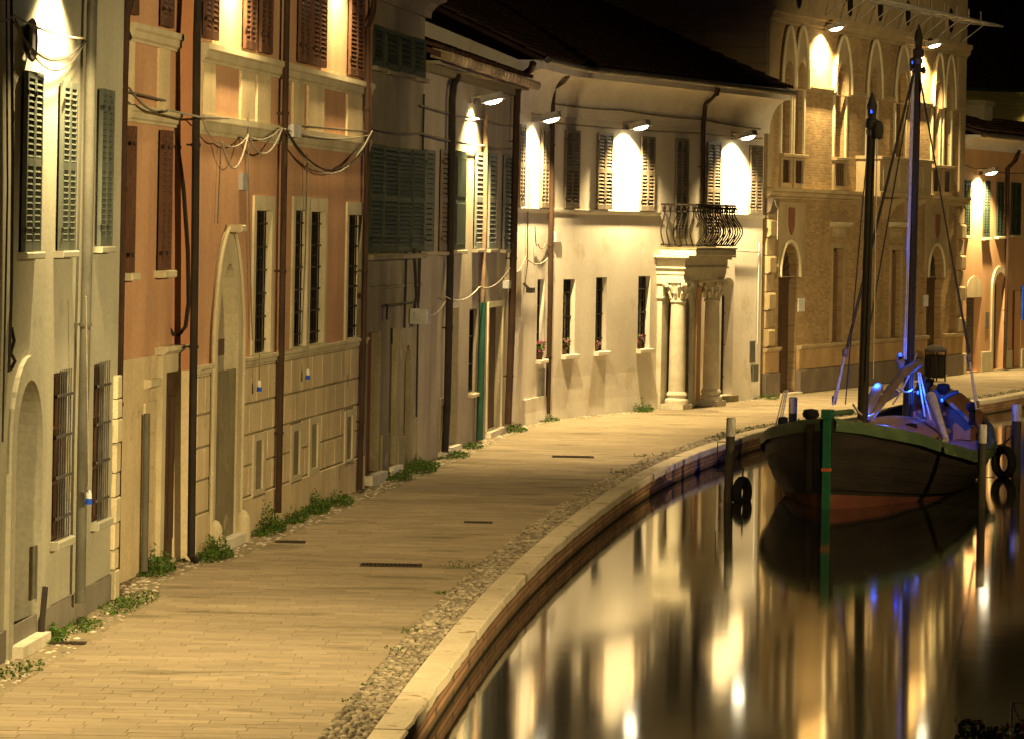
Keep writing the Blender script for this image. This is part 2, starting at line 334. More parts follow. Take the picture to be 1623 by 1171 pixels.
# ------------------------------------------------------------------ facade frame: x along the wall, -y towards the canal, z up
class Fa:
    def __init__(s, Apx, Bpx, root=None):
        A, B = (gp(*Apx) if len(Apx) == 2 else Vector(Apx)), (gp(*Bpx) if len(Bpx) == 2 else Vector(Bpx))
        t = B - A; s.len = t.length; t.normalize(); s.A, s.B, s.t = A, B, t; s.n = Vector((t.y, -t.x, 0))
        s.M = Matrix.Translation(A) @ Matrix.Rotation(math.atan2(t.y, t.x), 4, 'Z'); s.root = root; s.holes = []
    def sz(s, px, py, d=0.0):
        r = ray(px, py); o = Vector((0, 0, CAMZ))
        k = (d - (o - s.A).dot(s.n)) / r.dot(s.n); p = o + r*k - s.A
        return p.dot(s.t), p.z
    def P(s, px, py, d=0.0):
        a, z = s.sz(px, py, d); return Vector((a, -d, z))
    def rect(s, x0, x1, y0, y1, d=0.0):
        ym, xm = (y0+y1)/2, (x0+x1)/2
        return s.sz(x0, ym, d)[0], s.sz(x1, ym, d)[0], s.sz(xm, y1, d)[1], s.sz(xm, y0, d)[1]
    def part(s, mb, name, mat, parent=None, loc=None, smooth=False):
        return mb.build(name, M_[mat], s.M @ T(*loc) if loc else s.M, parent or s.root, smooth)
    def box(s, name, mat, s0, s1, y0, y1, z0, z1, parent=None):
        return s.part(MB().box(s0, s1, y0, y1, z0, z1), name, mat, parent)
    def wall(s, mat, s0, s1, z0, z1, depth=0.32, core=6.0, extra=()):
        w = s.part(MB().plate(rectp(s0, s1, z0, z1), s.holes, 0.0, depth), 'wall', mat)
        if core: s.box('side_wall', mat, s0+0.003, s1-0.003, depth+0.002, core, z0, z1)
        return w
    def hole(s, x0, x1, y0, y1):
        a, b, c, d = s.rect(x0, x1, y0, y1); s.holes.append(rectp(a, b, c, d)); return a, b, c, d
    def pipe(s, pts, r, mat, d=0.10, clamps=1.9, name='downpipe', parent=None):
        loc = [s.P(q[0], q[1], q[2] if len(q) > 2 else d) for q in pts]
        o = s.part(MB().tube(loc, r, 10), name, mat, parent, smooth=True)
        if clamps:
            for a, b in zip(loc, loc[1:]):
                h = abs(b.z - a.z); n = int(h / clamps)
                for k in range(n):
                    p = a.lerp(b, (k+0.5)/n)
                    c = MB().lathe([(r+0.012, -0.02), (r+0.012, 0.02)], 0, 0, 10).box(-0.012, 0.012, 0, d, -0.012, 0.012)
                    if parent is None: s.part(c, 'pipe_clamp', mat, o, loc=p)
        return o
    def cable(s, pts, r=0.012, mat='cable', d=0.06, sag=0.0, name='cable', seg=10, parent=None):
        out = []
        for (x0, y0), (x1, y1) in zip(pts, pts[1:]):
            a, b = s.P(x0, y0, d), s.P(x1, y1, d)
            for k in range(seg if sag else 1):
                t = k/(seg if sag else 1); p = a.lerp(b, t); p.z -= sag*4*t*(1-t); out.append(p)
        out.append(s.P(*pts[-1], d))
        return s.part(MB().tube(out, r, 6), name, mat, parent, smooth=True)
    def string(s, prof, s0, s1, name, mat, parent=None):
        return s.part(MB().prism(prof, s0, s1), name, mat, parent)
    def band(s, zt, h, out, s0, s1, name='string_course', mat='cream_stone', parent=None):
        p = [(0.01, zt), (-out, zt), (-out, zt-h*0.3), (-out*0.7, zt-h*0.42), (-out*0.62, zt-h*0.75), (-out*0.3, zt-h*0.85), (-out*0.28, zt-h), (0.01, zt-h)]
        return s.string(p, s0, s1, name, mat, parent)
    def sill(s, a, b, z, out=0.12, h=0.07, mat='cream_stone', parent=None):
        return s.part(MB().cham(a-0.06, b+0.06, -out, 0.02, z-h, z, 0.012), 'window_sill', mat, parent)
    def pane(s, a, b, z0, z1, y=0.24, bars=(1, 2), frame='wood', parent=None):
        f = MB(); t = 0.045
        f.box(a, a+t, y-0.04, y, z0, z1).box(b-t, b, y-0.04, y, z0, z1).box(a+t, b-t, y-0.04, y, z0, z0+t).box(a+t, b-t, y-0.04, y, z1-t, z1)
        nx, nz = bars
        for k in range(nx):
            x = a + (b-a)*(k+1)/(nx+1); f.box(x-0.02, x+0.02, y-0.03, y-0.003, z0+t, z1-t)
        for k in range(nz):
            z = z0 + (z1-z0)*(k+1)/(nz+1); f.box(a+t, b-t, y-0.028, y-0.005, z-0.014, z+0.014)
        o = s.part(f, 'window', frame, parent)
        s.part(MB().box(a, b, y, y+0.02, z0, z1), 'pane', 'glass', o)
        return o
    def grille(s, a, b, z0, z1, y, nv, nh, r=0.011, mat='iron', name='window_grille', stick=0.0):
        m = MB()
        for k in range(nv):
            x = a + (b-a)*(k+0.5)/nv; m.tube([(x, y, z0-stick), (x, y, z1+stick)], r, 6)
        o = s.part(m, name, mat)
        for k in range(nh):
            z = z0 + (z1-z0)*(k+0.5)/nh; s.part(MB().box(a-0.04, b+0.04, y-r*1.2, y+r*1.2, z-0.014, z+0.014), 'crossbar', mat, o)
        return o

_slat = {}
def slat_mesh(wd, h, mat):
    k = (round(wd, 2), round(h, 3), mat)
    if k not in _slat:
        _slat[k] = MB().prism([(-0.030, -h*0.5), (-0.022, -h*0.5-0.004), (0.004, h*0.34), (-0.004, h*0.38)], -wd/2, wd/2).mesh('slat', M_[mat])
    return _slat[k]
def leaf(F, a, b, z0, z1, mat='green_paint', panels=2, indiv=True, pitch=0.075, d=0.03, rails=None, label=None, vis=None):
    """one louvred shutter leaf, proud of the wall by d"""
    t, th = 0.05, 0.045; y0, y1 = -(d+th), -d
    f = MB().box(a, a+t, y0, y1, z0, z1).box(b-t, b, y0, y1, z0, z1)
    zs = [z0 + (z1-z0)*k/panels for k in range(panels+1)]
    for k, z in enumerate(zs):
        lo = z if k == 0 else z-0.045; hi = z if k == panels else z+0.045
        if k == 0: hi = z+0.10
        if k == panels: lo = z-0.07
        f.box(a+t, b-t, y0+0.002, y1-0.002, lo, hi)
    o = F.part(f, 'shutter', mat)
    if label: o['label'] = label
    F.part(MB().box(a+t*0.6, b-t*0.6, y1-0.004, y1+0.016, z0+0.02, z1-0.02), 'shade_backing', 'dark', o)  # near-black sheet stands in for the shade seen between the slats
    for z in (z0+(z1-z0)*0.12, z0+(z1-z0)*0.88):
        F.part(MB().box(a-0.03, a+0.02, y0-0.012, y0+0.002, z-0.025, z+0.025), 'hinge', 'iron', o)
    wd = b-a-2*t; sm = slat_mesh(wd, pitch*0.95, mat); g = MB()
    for k in range(panels):
        lo, hi = zs[k]+(0.10 if k == 0 else 0.045), zs[k+1]-(0.07 if k == panels-1 else 0.045)
        n = max(1, int((hi-lo)/pitch))
        for i in range(n):
            z = lo + (i+0.5)*(hi-lo)/n
            if vis and z > vis: continue
            if indiv: inst(sm, 'slat', F.M @ T((a+b)/2, y0+0.030, z), o)
            else: g.prism([(y0, z-pitch*.45), (y0+0.006, z-pitch*.5), (y1-0.008, z+pitch*.32), (y1-0.014, z+pitch*.36)], a+t, b-t)
    if not indiv: tag(F.part(g, 'slats', mat, o), kind='stuff')
    return o
def shutters(F, x0, x1, y0, y1, mat, **kw):
    a, b, z0, z1 = F.rect(x0, x1, y0, y1); m = (a+b)/2
    if kw.pop('top', None) is not None: pass
    leaf(F, a, m-0.004, z0, z1, mat, **kw); leaf(F, m+0.004, b, z0, z1, mat, **kw)
    return a, b, z0, z1

def house(name, label, Apx, Bpx, cat='house'):
    F = Fa(Apx, Bpx); F.root = empty(name, F.M, label, cat); return F

def tiles(F, s0, s1, z, y_eave, run, slope, parent, mat='tile', pw=0.21, pl=0.42):
    """rows of barrel tiles, one half-round piece each, climbing away from the eave"""
    m = MB(); ca, sa = math.cos(slope), math.sin(slope)
    nx, ny = int((s1-s0)/pw), int(run/ca/pl)
    for i in range(nx):
        x = s0 + (i+0.5)*(s1-s0)/nx
        for j in range(ny):
            l0 = j*pl - 0.03; l1 = (j+1)*pl + 0.02
            base = len(m.v); jx, jz = random.uniform(-.012, .012), random.uniform(0, .012)
            for l, up, rr in ((l0, 0.045, pw*0.5), (l1, 0.015, pw*0.42)):
                for k in range(5):
                    t = math.pi*k/4
                    oy, oz = l, up + jz + rr*0.75*math.sin(t)
                    m.v.append((x + jx + rr*math.cos(t), y_eave + oy*ca - oz*sa, z + oy*sa + oz*ca))
            for k in range(4): m.f.append((base+k, base+k+1, base+5+k+1, base+5+k))
    o = F.part(m, 'roof_tiles', mat, parent, smooth=True); tag(o, kind='stuff'); return o
def roof(F, s0, s1, z, overhang, run, slope_deg, mat='tile', th=0.1, tl=True):
    sl = R(slope_deg); y0, y1 = -overhang, run
    z1 = z + (run+overhang)*math.tan(sl)
    o = F.part(MB().prism([(y0, z), (y1, z1), (y1, z1-th), (y0, z-th)], s0, s1), 'roof', mat)
    if tl: tiles(F, s0, s1, z+0.004, y0, run+overhang, sl, o, mat)
    return o

# lamps: a wall floodlight; its light leaves the lens
def spot(name, M, parent, power, size=112, blend=0.75, radius=0.07, col=LAMPCOL):
    l = bpy.data.lights.new(name, 'SPOT'); l.energy = power; l.spot_size = R(size); l.spot_blend = blend
    l.shadow_soft_size = radius; l.color = col
    o = link(bpy.data.objects.new(name, l), M, parent); o.visible_glossy = False; return o
def wall_lamp(F, px, py, label, power=1.0, out=0.42, tilt=14, size=132):
    a, z = F.sz(px, py)
    M = F.M @ T(a, 0, z)
    r = empty('wall_lamp', M, label, 'lamp', 'floodlights on the canal facades')
    MB().box(-0.07, 0.07, -0.05, 0.0, -0.10, 0.10).tube([(0, -0.04, 0.03), (0, -0.22, 0.05)], 0.025, 8).build('bracket', M_['plastic_grey'], M, r)
    Mh = M @ T(0, -out, 0.02) @ Matrix.Rotation(R(-tilt), 4, 'X')
    h = MB().plate([(-0.17, -0.06), (0.17, -0.06), (0.15, 0.07), (-0.15, 0.07)], (), -0.20, 0.22).build('housing', M_['housing'], Mh, r)
    MB().box(-0.185, 0.185, -0.215, 0.235, -0.072, -0.058).build('rim', M_['plastic_grey'], Mh, h)
    prof = [(0.001, -0.135), (0.06, -0.128), (0.105, -0.105), (0.125, -0.075)]
    MB().lathe(prof, 0, 0, 14).build('lens', M_['lens'], Mh @ Matrix.Diagonal((1.2, 1.4, 1, 1)), r, True)
    spot('lamp_light', M @ T(0, -out, -0.15) @ Matrix.Rotation(R(17), 4, 'X'), r, LAMPW*power*1.3, size, 0.55)
    return r

# ------------------------------------------------------------------ the setting: quay line, water, land, paving
def catmull(pts, n=8):
    out = []
    for i in range(len(pts)-1):
        p0, p1, p2, p3 = pts[max(i-1, 0)], pts[i], pts[i+1], pts[min(i+2, len(pts)-1)]
        for k in range(n):
            t = k/n
            out.append(0.5*((2*p1) + (p2-p0)*t + (2*p0-5*p1+4*p2-p3)*t*t + (3*p1-p0-3*p2+p3)*t**3))
    out.append(pts[-1]); return out
def lerpY(poly, Y):
    if Y <= poly[0].y: a, b = poly[0], poly[1]
    elif Y >= poly[-1].y: a, b = poly[-2], poly[-1]
    else:
        for a, b in zip(poly, poly[1:]):
            if a.y <= Y <= b.y: break
    return a.x + (b.x-a.x)*(Y-a.y)/(b.y-a.y)
oe = [gp(*p) for p in ((641,1168),(702,1071),(751,1008),(806,934),(836,906),(900,846),(940,816),(999,773),(1033,750),(1079,724),(1149,699),(1226,681))]
for _k in range(3): oe = [oe[0]] + [(a+b*2+c)/4 for a, b, c in zip(oe, oe[1:], oe[2:])] + [oe[-1]]
oe = [oe[0] + (oe[0]-oe[2])*3.2, oe[0] + (oe[0]-oe[2])*1.6, oe[0] + (oe[0]-oe[2])*0.6] + oe + [Vector((8.7, 83.5, 0)), Vector((12.3, 91.5, 0)), Vector((14.2, 96.5, 0)), Vector((22, 118, 0)), Vector((60, 220, 0))]
OUT = catmull(oe, 6)
def offset_line(line, w):
    res = []
    for i, p in enumerate(line):
        d = (line[min(i+1, len(line)-1)] - line[max(i-1, 0)]); d.z = 0; d.normalize()
        res.append(p + Vector((-d.y, d.x, 0))*w)
    return res
CW, KW = 0.29, 0.42
MID = offset_line(OUT, CW); INN = offset_line(OUT, CW + KW)
BASE = [(-5.9, 14), None]
fac_px = [(0,1050),(183,945),(190,922),(265,890),(303,887),(572,774),(661,737),(808,680),(865,664.5),(1203,630),(1521,593),(1623,583)]
FP = [gp(*p) for p in fac_px]
FP = [FP[0] + (FP[0]-FP[1])*3.0] + FP + [FP[-1] + (FP[-1]-FP[-2])*6]
GUT = [p + Vector((0.5, -0.12, 0)) if i < 8 else p + Vector((0.28, -0.42, 0)) for i, p in enumerate(FP)]
GUT = [g for i, g in enumerate(GUT) if i == 0 or g.y > GUT[i-1].y]
# water
wm, nt, P = newmat('canal_water')
P.inputs['Base Color'].default_value = (0.012, 0.011, 0.006, 1); P.inputs['Roughness'].default_value = 0.06
P.inputs['IOR'].default_value = 1.33; P.inputs['Specular IOR Level'].default_value = 0.75
tc = nt.nodes.new('ShaderNodeTexCoord'); nz = nt.nodes.new('ShaderNodeTexNoise'); nz.inputs['Scale'].default_value = 1.1; nz.inputs['Detail'].default_value = 2
bp = nt.nodes.new('ShaderNodeBump'); bp.inputs['Strength'].default_value = 0.012; bp.inputs['Distance'].default_value = 0.05
nt.links.new(tc.outputs['Object'], nz.inputs['Vector']); nt.links.new(nz.outputs[0], bp.inputs['Height']); nt.links.new(bp.outputs[0], P.inputs['Normal'])
M_['water'] = wm
tag(MB().quad((-60, -60, WATER), (400, -60, WATER), (400, 700, WATER), (-60, 700, WATER)).build('water', wm), 'still dark canal water mirroring the lit house fronts', None, None, 'structure')
# land behind the quay, one sheet
lv = [(p.x, p.y, -0.004) for p in MID]
lm = MB(); n = len(lv); lm.v = lv + [(-900, p.y if 0 < i < n-1 else (-200 if i == 0 else 1500), -0.004) for i, p in enumerate(MID)]
lm.f = [(i, i+1, n+i+1, n+i) for i in range(n-1)]
tag(lm.build('ground', M_['mortar']), 'bare mortar bed under the quay paving', None, None, 'structure')
# quay wall with coping stones
qw = empty('quay_wall', T(OUT[0].x, OUT[0].y, 0), 'low curving brick canal wall topped by pale stone coping', 'quay wall')
qm = MB(); wl = [o + (m-o)*0.10 for o, m in zip(OUT, MID)]
for i in range(len(wl)-1):
    qm.quad((*wl[i].xy, -1.6), (*wl[i+1].xy, -1.6), (*wl[i+1].xy, -0.05), (*wl[i].xy, -0.05))
qmat = brickmat('quay_brick', (0.36, 0.215, 0.115), (0.26, 0.15, 0.08), (0.13, 0.1, 0.06), streak=0.5)
nt = qmat.node_tree; P = nt.nodes['Principled BSDF']; src = P.inputs['Base Color'].links[0].from_socket
ge = nt.nodes.new('ShaderNodeNewGeometry'); sx = nt.nodes.new('ShaderNodeSeparateXYZ'); nt.links.new(ge.outputs['Position'], sx.inputs[0])
nz = nt.nodes.new('ShaderNodeTexNoise'); nz.inputs['Scale'].default_value = 1.3; nz.inputs['Detail'].default_value = 5
ad = nt.nodes.new('ShaderNodeMath'); ad.operation = 'MULTIPLY_ADD'; ad.inputs[1].default_value = 0.22
nt.links.new(nz.outputs[0], ad.inputs[0]); nt.links.new(sx.outputs['Z'], ad.inputs[2])
mr = nt.nodes.new('ShaderNodeMapRange'); mr.inputs[1].default_value = -0.17; mr.inputs[2].default_value = -0.25
nt.links.new(ad.outputs[0], mr.inputs[0])
mx = nt.nodes.new('ShaderNodeMix'); mx.data_type = 'RGBA'; nt.links.new(mr.outputs[0], mx.inputs[0]); nt.links.new(src, mx.inputs[6])
mx.inputs[7].default_value = (0.022, 0.024, 0.014, 1); nt.links.new(mx.outputs[2], P.inputs['Base Color'])
qm.build('brick_face', qmat, I4, qw)
# coping stones: cut the curve into stones
cum = [0.0]
for a, b in zip(OUT, OUT[1:]): cum.append(cum[-1] + (b-a).length)
def along(line, d):
    d = min(max(d, 0), cum[-1]-1e-4)
    for i in range(len(cum)-1):
        if cum[i] <= d <= cum[i+1]:
            return line[i].lerp(line[i+1], (d-cum[i])/(cum[i+1]-cum[i]))
d = 2.0
rc = random.Random(3)
while d < 118:
    L_ = rc.uniform(2.0, 3.1); g = 0.008; m = MB(); ns = 5
    up = rc.uniform(-0.004, 0.006)
    for k in range(ns+1):
        dd = d + g + (L_-2*g)*k/ns
        o, i_ = along(OUT, dd), along(MID, dd); u = (i_-o).normalized()
        jag = u*rc.uniform(-0.012, 0.012)
        ring = [(o+jag, -0.085), (o+jag, 0.006+up), (o+u*0.02+jag, 0.022+up), (i_, 0.022+up), (i_, -0.085)]
        m.v += [(p.x, p.y, z) for p, z in ring]
    for k in range(ns):
        for q in range(4): m.f.append((k*5+q, k*5+q+1, k*5+5+q+1, k*5+5+q))
    m.f += [(0, 1, 2, 3, 4), tuple(ns*5+q for q in (4, 3, 2, 1, 0))]
    m.build('coping_stone', M_['coping'], I4, qw); d += L_
# paving of long bricks laid across the quay
pv = empty('pavement', I4); tag(pv, 'quay paved with long tan bricks laid crosswise', None, None, 'structure')
rp = random.Random(11); pav = []
row = 27.6; PW, PL = 0.2, 0.46
far = MB(); cnt = 0; pmat_ = M_['paver']
while row < 116:
    y0, y1 = row + 0.0018, row + PW - 0.0018
    l0, l1, r0, r1 = lerpY(GUT, y0), lerpY(GUT, y1), lerpY(INN, y0), lerpY(INN, y1)
    x = min(l0, l1) - rp.uniform(0, PL); hi = max(r0, r1)
    while x < hi:
        xa, xb = x + 0.0018, x + PL - 0.0018
        a0, b0, a1, b1 = max(xa, l0), min(xb, r0), max(xa, l1), min(xb, r1)
        if b0-a0 > 0.01 or b1-a1 > 0.01:
            b0 = max(b0, a0+0.002); b1 = max(b1, a1+0.002)
            h = [rp.uniform(-0.0015, 0.0015) for _ in range(2)]
            bz = -0.02; c = 0.0015
            v = [(a0,y0,bz),(b0,y0,bz),(b1,y1,bz),(a1,y1,bz),(a0+c,y0+c,h[0]),(b0-c,y0+c,h[1]),(b1-c,y1-c,h[1]),(a1+c,y1-c,h[0])]
            f = [(4,5,6,7),(0,1,5,4),(1,2,6,5),(2,3,7,6),(3,0,4,7)]
            if cnt < 300 and row > 29.0 and b0-a0 > 0.2 and b0 > -3.6:
                m = MB(); m.v = v; m.f = f; m.build('paver', pmat_, I4, pv); cnt += 1
            else:
                nb = len(far.v); far.v += v; far.f += [tuple(nb+i for i in q) for q in f]
        x += PL
    row += PW
tag(far.build('pavers', pmat_, I4, pv), kind='stuff')
# cobbles between paving and coping
def stone(r, rnd, n=7):
    m = MB(); sx_, sy_ = rnd.uniform(0.8, 1.35), rnd.uniform(0.7, 1.05)
    a0 = rnd.uniform(0, 6.28); jj = [rnd.uniform(0.82, 1.15) for _ in range(n)]
    for ring, (rr, zz) in enumerate(((1.0, -0.55), (0.86, 0.12), (0.45, 0.42))):
        for k in range(n):
            t = 2*math.pi*k/n; q = rr*jj[k]*r
            x, y = q*sx_*math.cos(t), q*sy_*math.sin(t)
            m.v.append((x*math.cos(a0)-y*math.sin(a0), x*math.sin(a0)+y*math.cos(a0), zz*r))
    m.v.append((0, 0, 0.48*r))
    for i in range(2):
        for k in range(n): m.f.append((i*n+k, i*n+(k+1) % n, (i+1)*n+(k+1) % n, (i+1)*n+k))
    for k in range(n): m.f.append((2*n+k, 2*n+(k+1) % n, 3*n))
    return m
rs = random.Random(5); SM = [stone(0.036, rs) for _ in range(10)]
SME = [m.mesh('cobble', M_['cobble'], True) for m in SM]
ck = empty('cobble_strip', T(INN[0].x, INN[0].y, 0)); tag(ck, 'strip of rounded river cobbles beside the coping', None, None, 'structure')
cf = MB(); cnt = 0
dd = 8.0
while dd < 100:
    o, i_ = along(MID, dd), along(INN, dd)
    if o.y > 28.3:
        nn = int(KW/0.064)
        for k in range(nn):
            p = o.lerp(i_, (k+0.5+rs.uniform(-.22, .22))/nn) + Vector((rs.uniform(-.02, .02), rs.uniform(-.03, .03), 0))
            k2 = rs.randrange(10); sc_ = rs.uniform(0.82, 1.2)
            Mx = T(p.x, p.y, 0.004+rs.uniform(-.008, .006)) @ Matrix.Rotation(rs.uniform(0, 6.28), 4, 'Z') @ Matrix.Scale(sc_, 4)
            if cnt < 300 and o.y > 29.0:
                inst(SME[k2], 'cobble', Mx, ck); cnt += 1
            else: cf.add(SM[k2], Mx)
    dd += 0.066 if o.y < 60 else 0.12
bed = MB()
for i in range(len(MID)-1):
    bed.quad((*MID[i].xy, -0.0025), (*MID[i+1].xy, -0.0025), (*INN[i+1].xy, -0.0025), (*INN[i].xy, -0.0025))
bed.build('soil_bed', M_['soil'], I4, ck)
tag(cf.build('cobbles', M_['cobble'], I4, ck, True), kind='stuff')
# pebble gutter along the foot of the houses
pg = MB(); PS = [stone(0.035, rs, 6) for _ in range(8)]
for a, b, c, d_ in zip(FP, FP[1:], GUT, GUT[1:]): pass
yy = 30.0
while yy < 92:
    l, r_ = lerpY(FP, yy), lerpY(GUT, yy); wd = r_-l; dx = wd
    n = max(2, int(dx/0.085))
    for k in range(n):
        if rs.random() < 0.2: continue
        x = l + 0.02 + (dx-0.03)*(k+rs.random())/n
        pg.add(rs.choice(PS), T(x, yy+rs.uniform(-.05, .05), -0.014+rs.uniform(-.01, .006)) @ Matrix.Rotation(rs.uniform(0, 6.28), 4, 'Z') @ Matrix.Scale(rs.uniform(0.6, 1.5), 4))
    yy += 0.085
tag(pg.build('gutter_pebbles', M_['pebble'], I4, None, True), 'pale pebbles set in the gutter along the house fronts', 'pebbles', None, 'stuff')

# ================================================================== grey corner house (nearest)
F = house('grey_house', 'grey plaster house nearest the camera with iron window cages and round-arched doorway', (0,1050), (180,947))
e = F.len
HB = 9.2
for x0, x1, y0, y1 in ((31,56,114,399), (89,111,130,397), (151,170,142,390)):
    a, b, z0, z1 = shutters(F, x0, x1, y0, y1, 'green_paint', pitch=0.058)
    F.sill(a, b, z0-0.005, 0.11, 0.07, 'grey_plaster')
# round-arched doorway
a, b, z0, z1 = F.rect(17, 49, 604, 1021)
a, b = a, a+1.25
zs = z1-0.62
F.holes.append(archp(a, b, 0.12, zs, z1))
F.part(MB().plate(archp(a-0.22, b+0.22, 0.0, zs, z1+0.24), [archp(a-0.002, b+0.002, 0.10, zs, z1+0.002)], -0.05, 0.0), 'arch_surround', 'grey_plaster')
dr = F.part(MB().plate(archp(a, b, 0.12, zs, z1), (), 0.30, 0.34), 'door', 'wood')
F.box('threshold', 'stone_pale', a-0.05, b+0.05, -0.16, 0.29, 0.0, 0.118)
# caged ground-floor windows
for x0, x1, y0, y1 in ((83,106,590,852), (147,167,577,822)):
    a, b, z0, z1 = F.hole(x0, x1, y0, y1)
    F.pane(a, b, z0, z1, 0.06)
    F.grille(a+0.04, b-0.04, z0+0.02, z1-0.02, -0.05, 6, 4, 0.0075, 'steel_grey', stick=0.05)
    F.sill(a, b, z0, 0.10, 0.09, 'grey_plaster')
zf = -0.0
a, z = F.sz(60, 900); F.box('meter_flap', 'pipe_grey', a-0.16, a+0.16, -0.02, 0.0, F.sz(60, 945)[1], F.sz(60, 862)[1])
F.part(MB().box(a-0.05, a+0.05, -0.024, -0.018, F.sz(60, 908)[1], F.sz(60, 893)[1]), 'vent_slot', 'dark')
F.wall('grey_plaster', -9.0, e, 0.0, HB)
F.box('plinth', 'grey_base', b-8.0, e-0.30, -0.025, -0.002, 0.0, 0.30)
F.pipe([(152,-60), (146,10), (144,120), (140,330), (131,700), (127,955)], 0.056, 'pipe_grey', 0.12)
F.pipe([(71,930), (66,985), (65,1016)], 0.035, 'pipe_black', 0.07, 0, name='gas_pipe')
# ragged quoin stone strip on the corner
q = MB(); zz = 0.0; rq = random.Random(2)
while zz < F.sz(172, 618)[1]:
    h = rq.uniform(0.22, 0.34)
    F.part(MB().cham(e-0.26+rq.uniform(-.02, .02), e+0.02, -0.05+rq.uniform(-.015, .01), 0.0, zz+0.006, zz+h-0.006, 0.012), 'quoin', 'cream_stone'); zz += h
# cables and coil on the wall
F.cable([(18,-20), (20,250), (18,470), (14,590)], 0.016, 'cable_black', 0.05)
F.cable([(10,-20), (12,300), (4,700)], 0.010, 'cable_black', 0.04)
F.cable([(-20,28), (22,25), (135,62)], 0.012, 'cable', 0.12, 0.05)
F.cable([(22,35), (135,62)], 0.010, 'cable_black', 0.10, 0.30)
F.cable([(24,30), (136,66)], 0.008, 'cable_black', 0.11, 0.40)
a, z = F.sz(41, 64)
coil = MB()
for k in range(4):
    pts = [(a + 0.20*(1+k*.03)*math.cos(t/12*math.pi), -0.03-0.012*k, z + (0.17+k*.012)*math.sin(t/12*math.pi)) for t in range(25)]
    coil.tube(pts, 0.012, 6, False)
F.part(coil, 'cable_coil', 'cable_black', smooth=True)
F.box('junction_box', 'plastic_grey', a-0.16, a-0.02, -0.10, 0.0, z-0.1, z+0.12)
a, z = F.sz(14, 560); F.part(MB().tube([(a, -0.02, z+.25), (a, -0.05, z+.12), (a, -0.02, z), (a+.06, -0.05, z-.08), (a, -0.02, z-.16)], 0.018, 6), 'wire_bracket', 'iron', smooth=True)
F.cable([(136,470), (140,770)], 0.010, 'cable_pale', 0.22, name='hanging_cable')
pl = F.P(141, 776, 0.22)
o = F.part(MB().lathe([(0.012, 0.0), (0.03, -0.03), (0.034, -0.09)], 0, 0, 10), 'plug', 'plastic_white', loc=pl, smooth=True)
F.part(MB().lathe([(0.036, -0.09), (0.04, -0.15)], 0, 0, 10), 'plug_cap', 'plastic_blue', o, loc=pl, smooth=True)
wall_lamp(F, -210, -120, 'added fill floodlight on the near end of the grey house, unseen', 1.0)  # unseen lamp added to brighten the near paving
wall_lamp(F, 82, -58, 'floodlight fixed high on the grey house wall', 0.75)
GREY = F

# ================================================================== narrow orange house, set back
F = house('narrow_orange_house', 'narrow orange plaster house with cream door surround, set back between two downpipes', (186,924), (266,890))
e = F.len; HB = 9.6
for x0, x1, y0, y1 in ((196,206,200,432), (248,264,207,428)):
    a, b, z0, z1 = shutters(F, x0, x1, y0, y1, 'brown_paint', pitch=0.065)
    F.sill(a, b, z0-0.005, 0.14, 0.09)
for x0, x1, y0, y1 in ((200,213,-190,24), (252,269,-180,44)):
    shutters(F, x0, x1, y0, y1, 'brown_paint', pitch=0.065, vis=7.2)
z1 = F.sz(240, 45)[1]; F.band(z1, 0.22, 0.10, 0.05, e+0.02)
z2 = F.sz(240, 172)[1]; F.band(z2, 0.2, 0.09, 0.05, e+0.02)
for x0, x1 in ((200,210), (249,266)):
    a, b = F.sz(x0, 110)[0], F.sz(x1, 110)[0]
    F.box('pilaster', 'cream', a, min(b, e-0.02), -0.03, -0.001, z2+0.002, z1-0.222)
zc = F.sz(225, 566)[1]
F.box('lower_plaster', 'cream', 0.0, e, -0.028, -0.002, 0.0, zc)
a, b, z0, z1 = F.rect(249, 259, 590, 892)
b = a+0.8
F.part(MB().plate(rectp(a-0.2, b+0.2, 0, z1+0.22), [rectp(a, b, 0.05, z1)], -0.10, -0.03), 'door_surround', 'cream_stone')
F.part(MB().prism([(0, z1+0.32), (-0.17, z1+0.32), (-0.17, z1+0.27), (-0.11, z1+0.221), (0, z1+0.221)], a-0.25, b+0.25), 'door_cornice', 'cream_stone')
d_ = F.box('door', 'wood', a, b, -0.045, -0.029, 0.05, z1)
for k in range(2):
    F.part(MB().cham(a+0.08+k*0.36, a+0.36+k*0.36, -0.060, -0.045, 0.3, z1-0.3, 0.01), 'door_panel', 'wood', d_)
a2 = F.sz(224, 640)[0]; b2 = F.sz(241, 640)[0]; zt = F.sz(232, 600)[1]
F.part(MB().prism([(0, zt), (-0.12, zt), (-0.12, zt-0.09), (-0.04, zt-0.12), (0, zt-0.12)], a2, min(b2, a-0.26)), 'string_course', 'cream_stone')
zz = 0.45
while zz < zt-0.3:
    F.part(MB().cham(a2, min(b2, a-0.26), -0.052, -0.028, zz+0.01, zz+0.40, 0.012), 'stone_block', 'cream'); zz += 0.41
F.wall('orange', 0.0, e, 0.0, HB, 0.3)
F.pipe([(208,-60), (199,30), (196,120), (190,480), (184,800), (182,935), (188,944)], 0.055, 'pipe_brown', 0.2)
F.pipe([(233,655), (231,780), (229,905)], 0.04, 'pipe_grey', 0.10, 0, name='gas_pipe')
F.cable([(212,-10), (205,20), (201,40), (207,60), (198,62)], 0.022, 'cable_black', 0.2, 0.02)
F.cable([(150,75), (205,140), (268,175)], 0.014, 'cable', 0.2, 0.12)
F.cable([(204,146), (262,160)], 0.014, 'cable', 0.08)
# its neighbour's projecting flank
FL = Fa((266,890), (304,887.5))

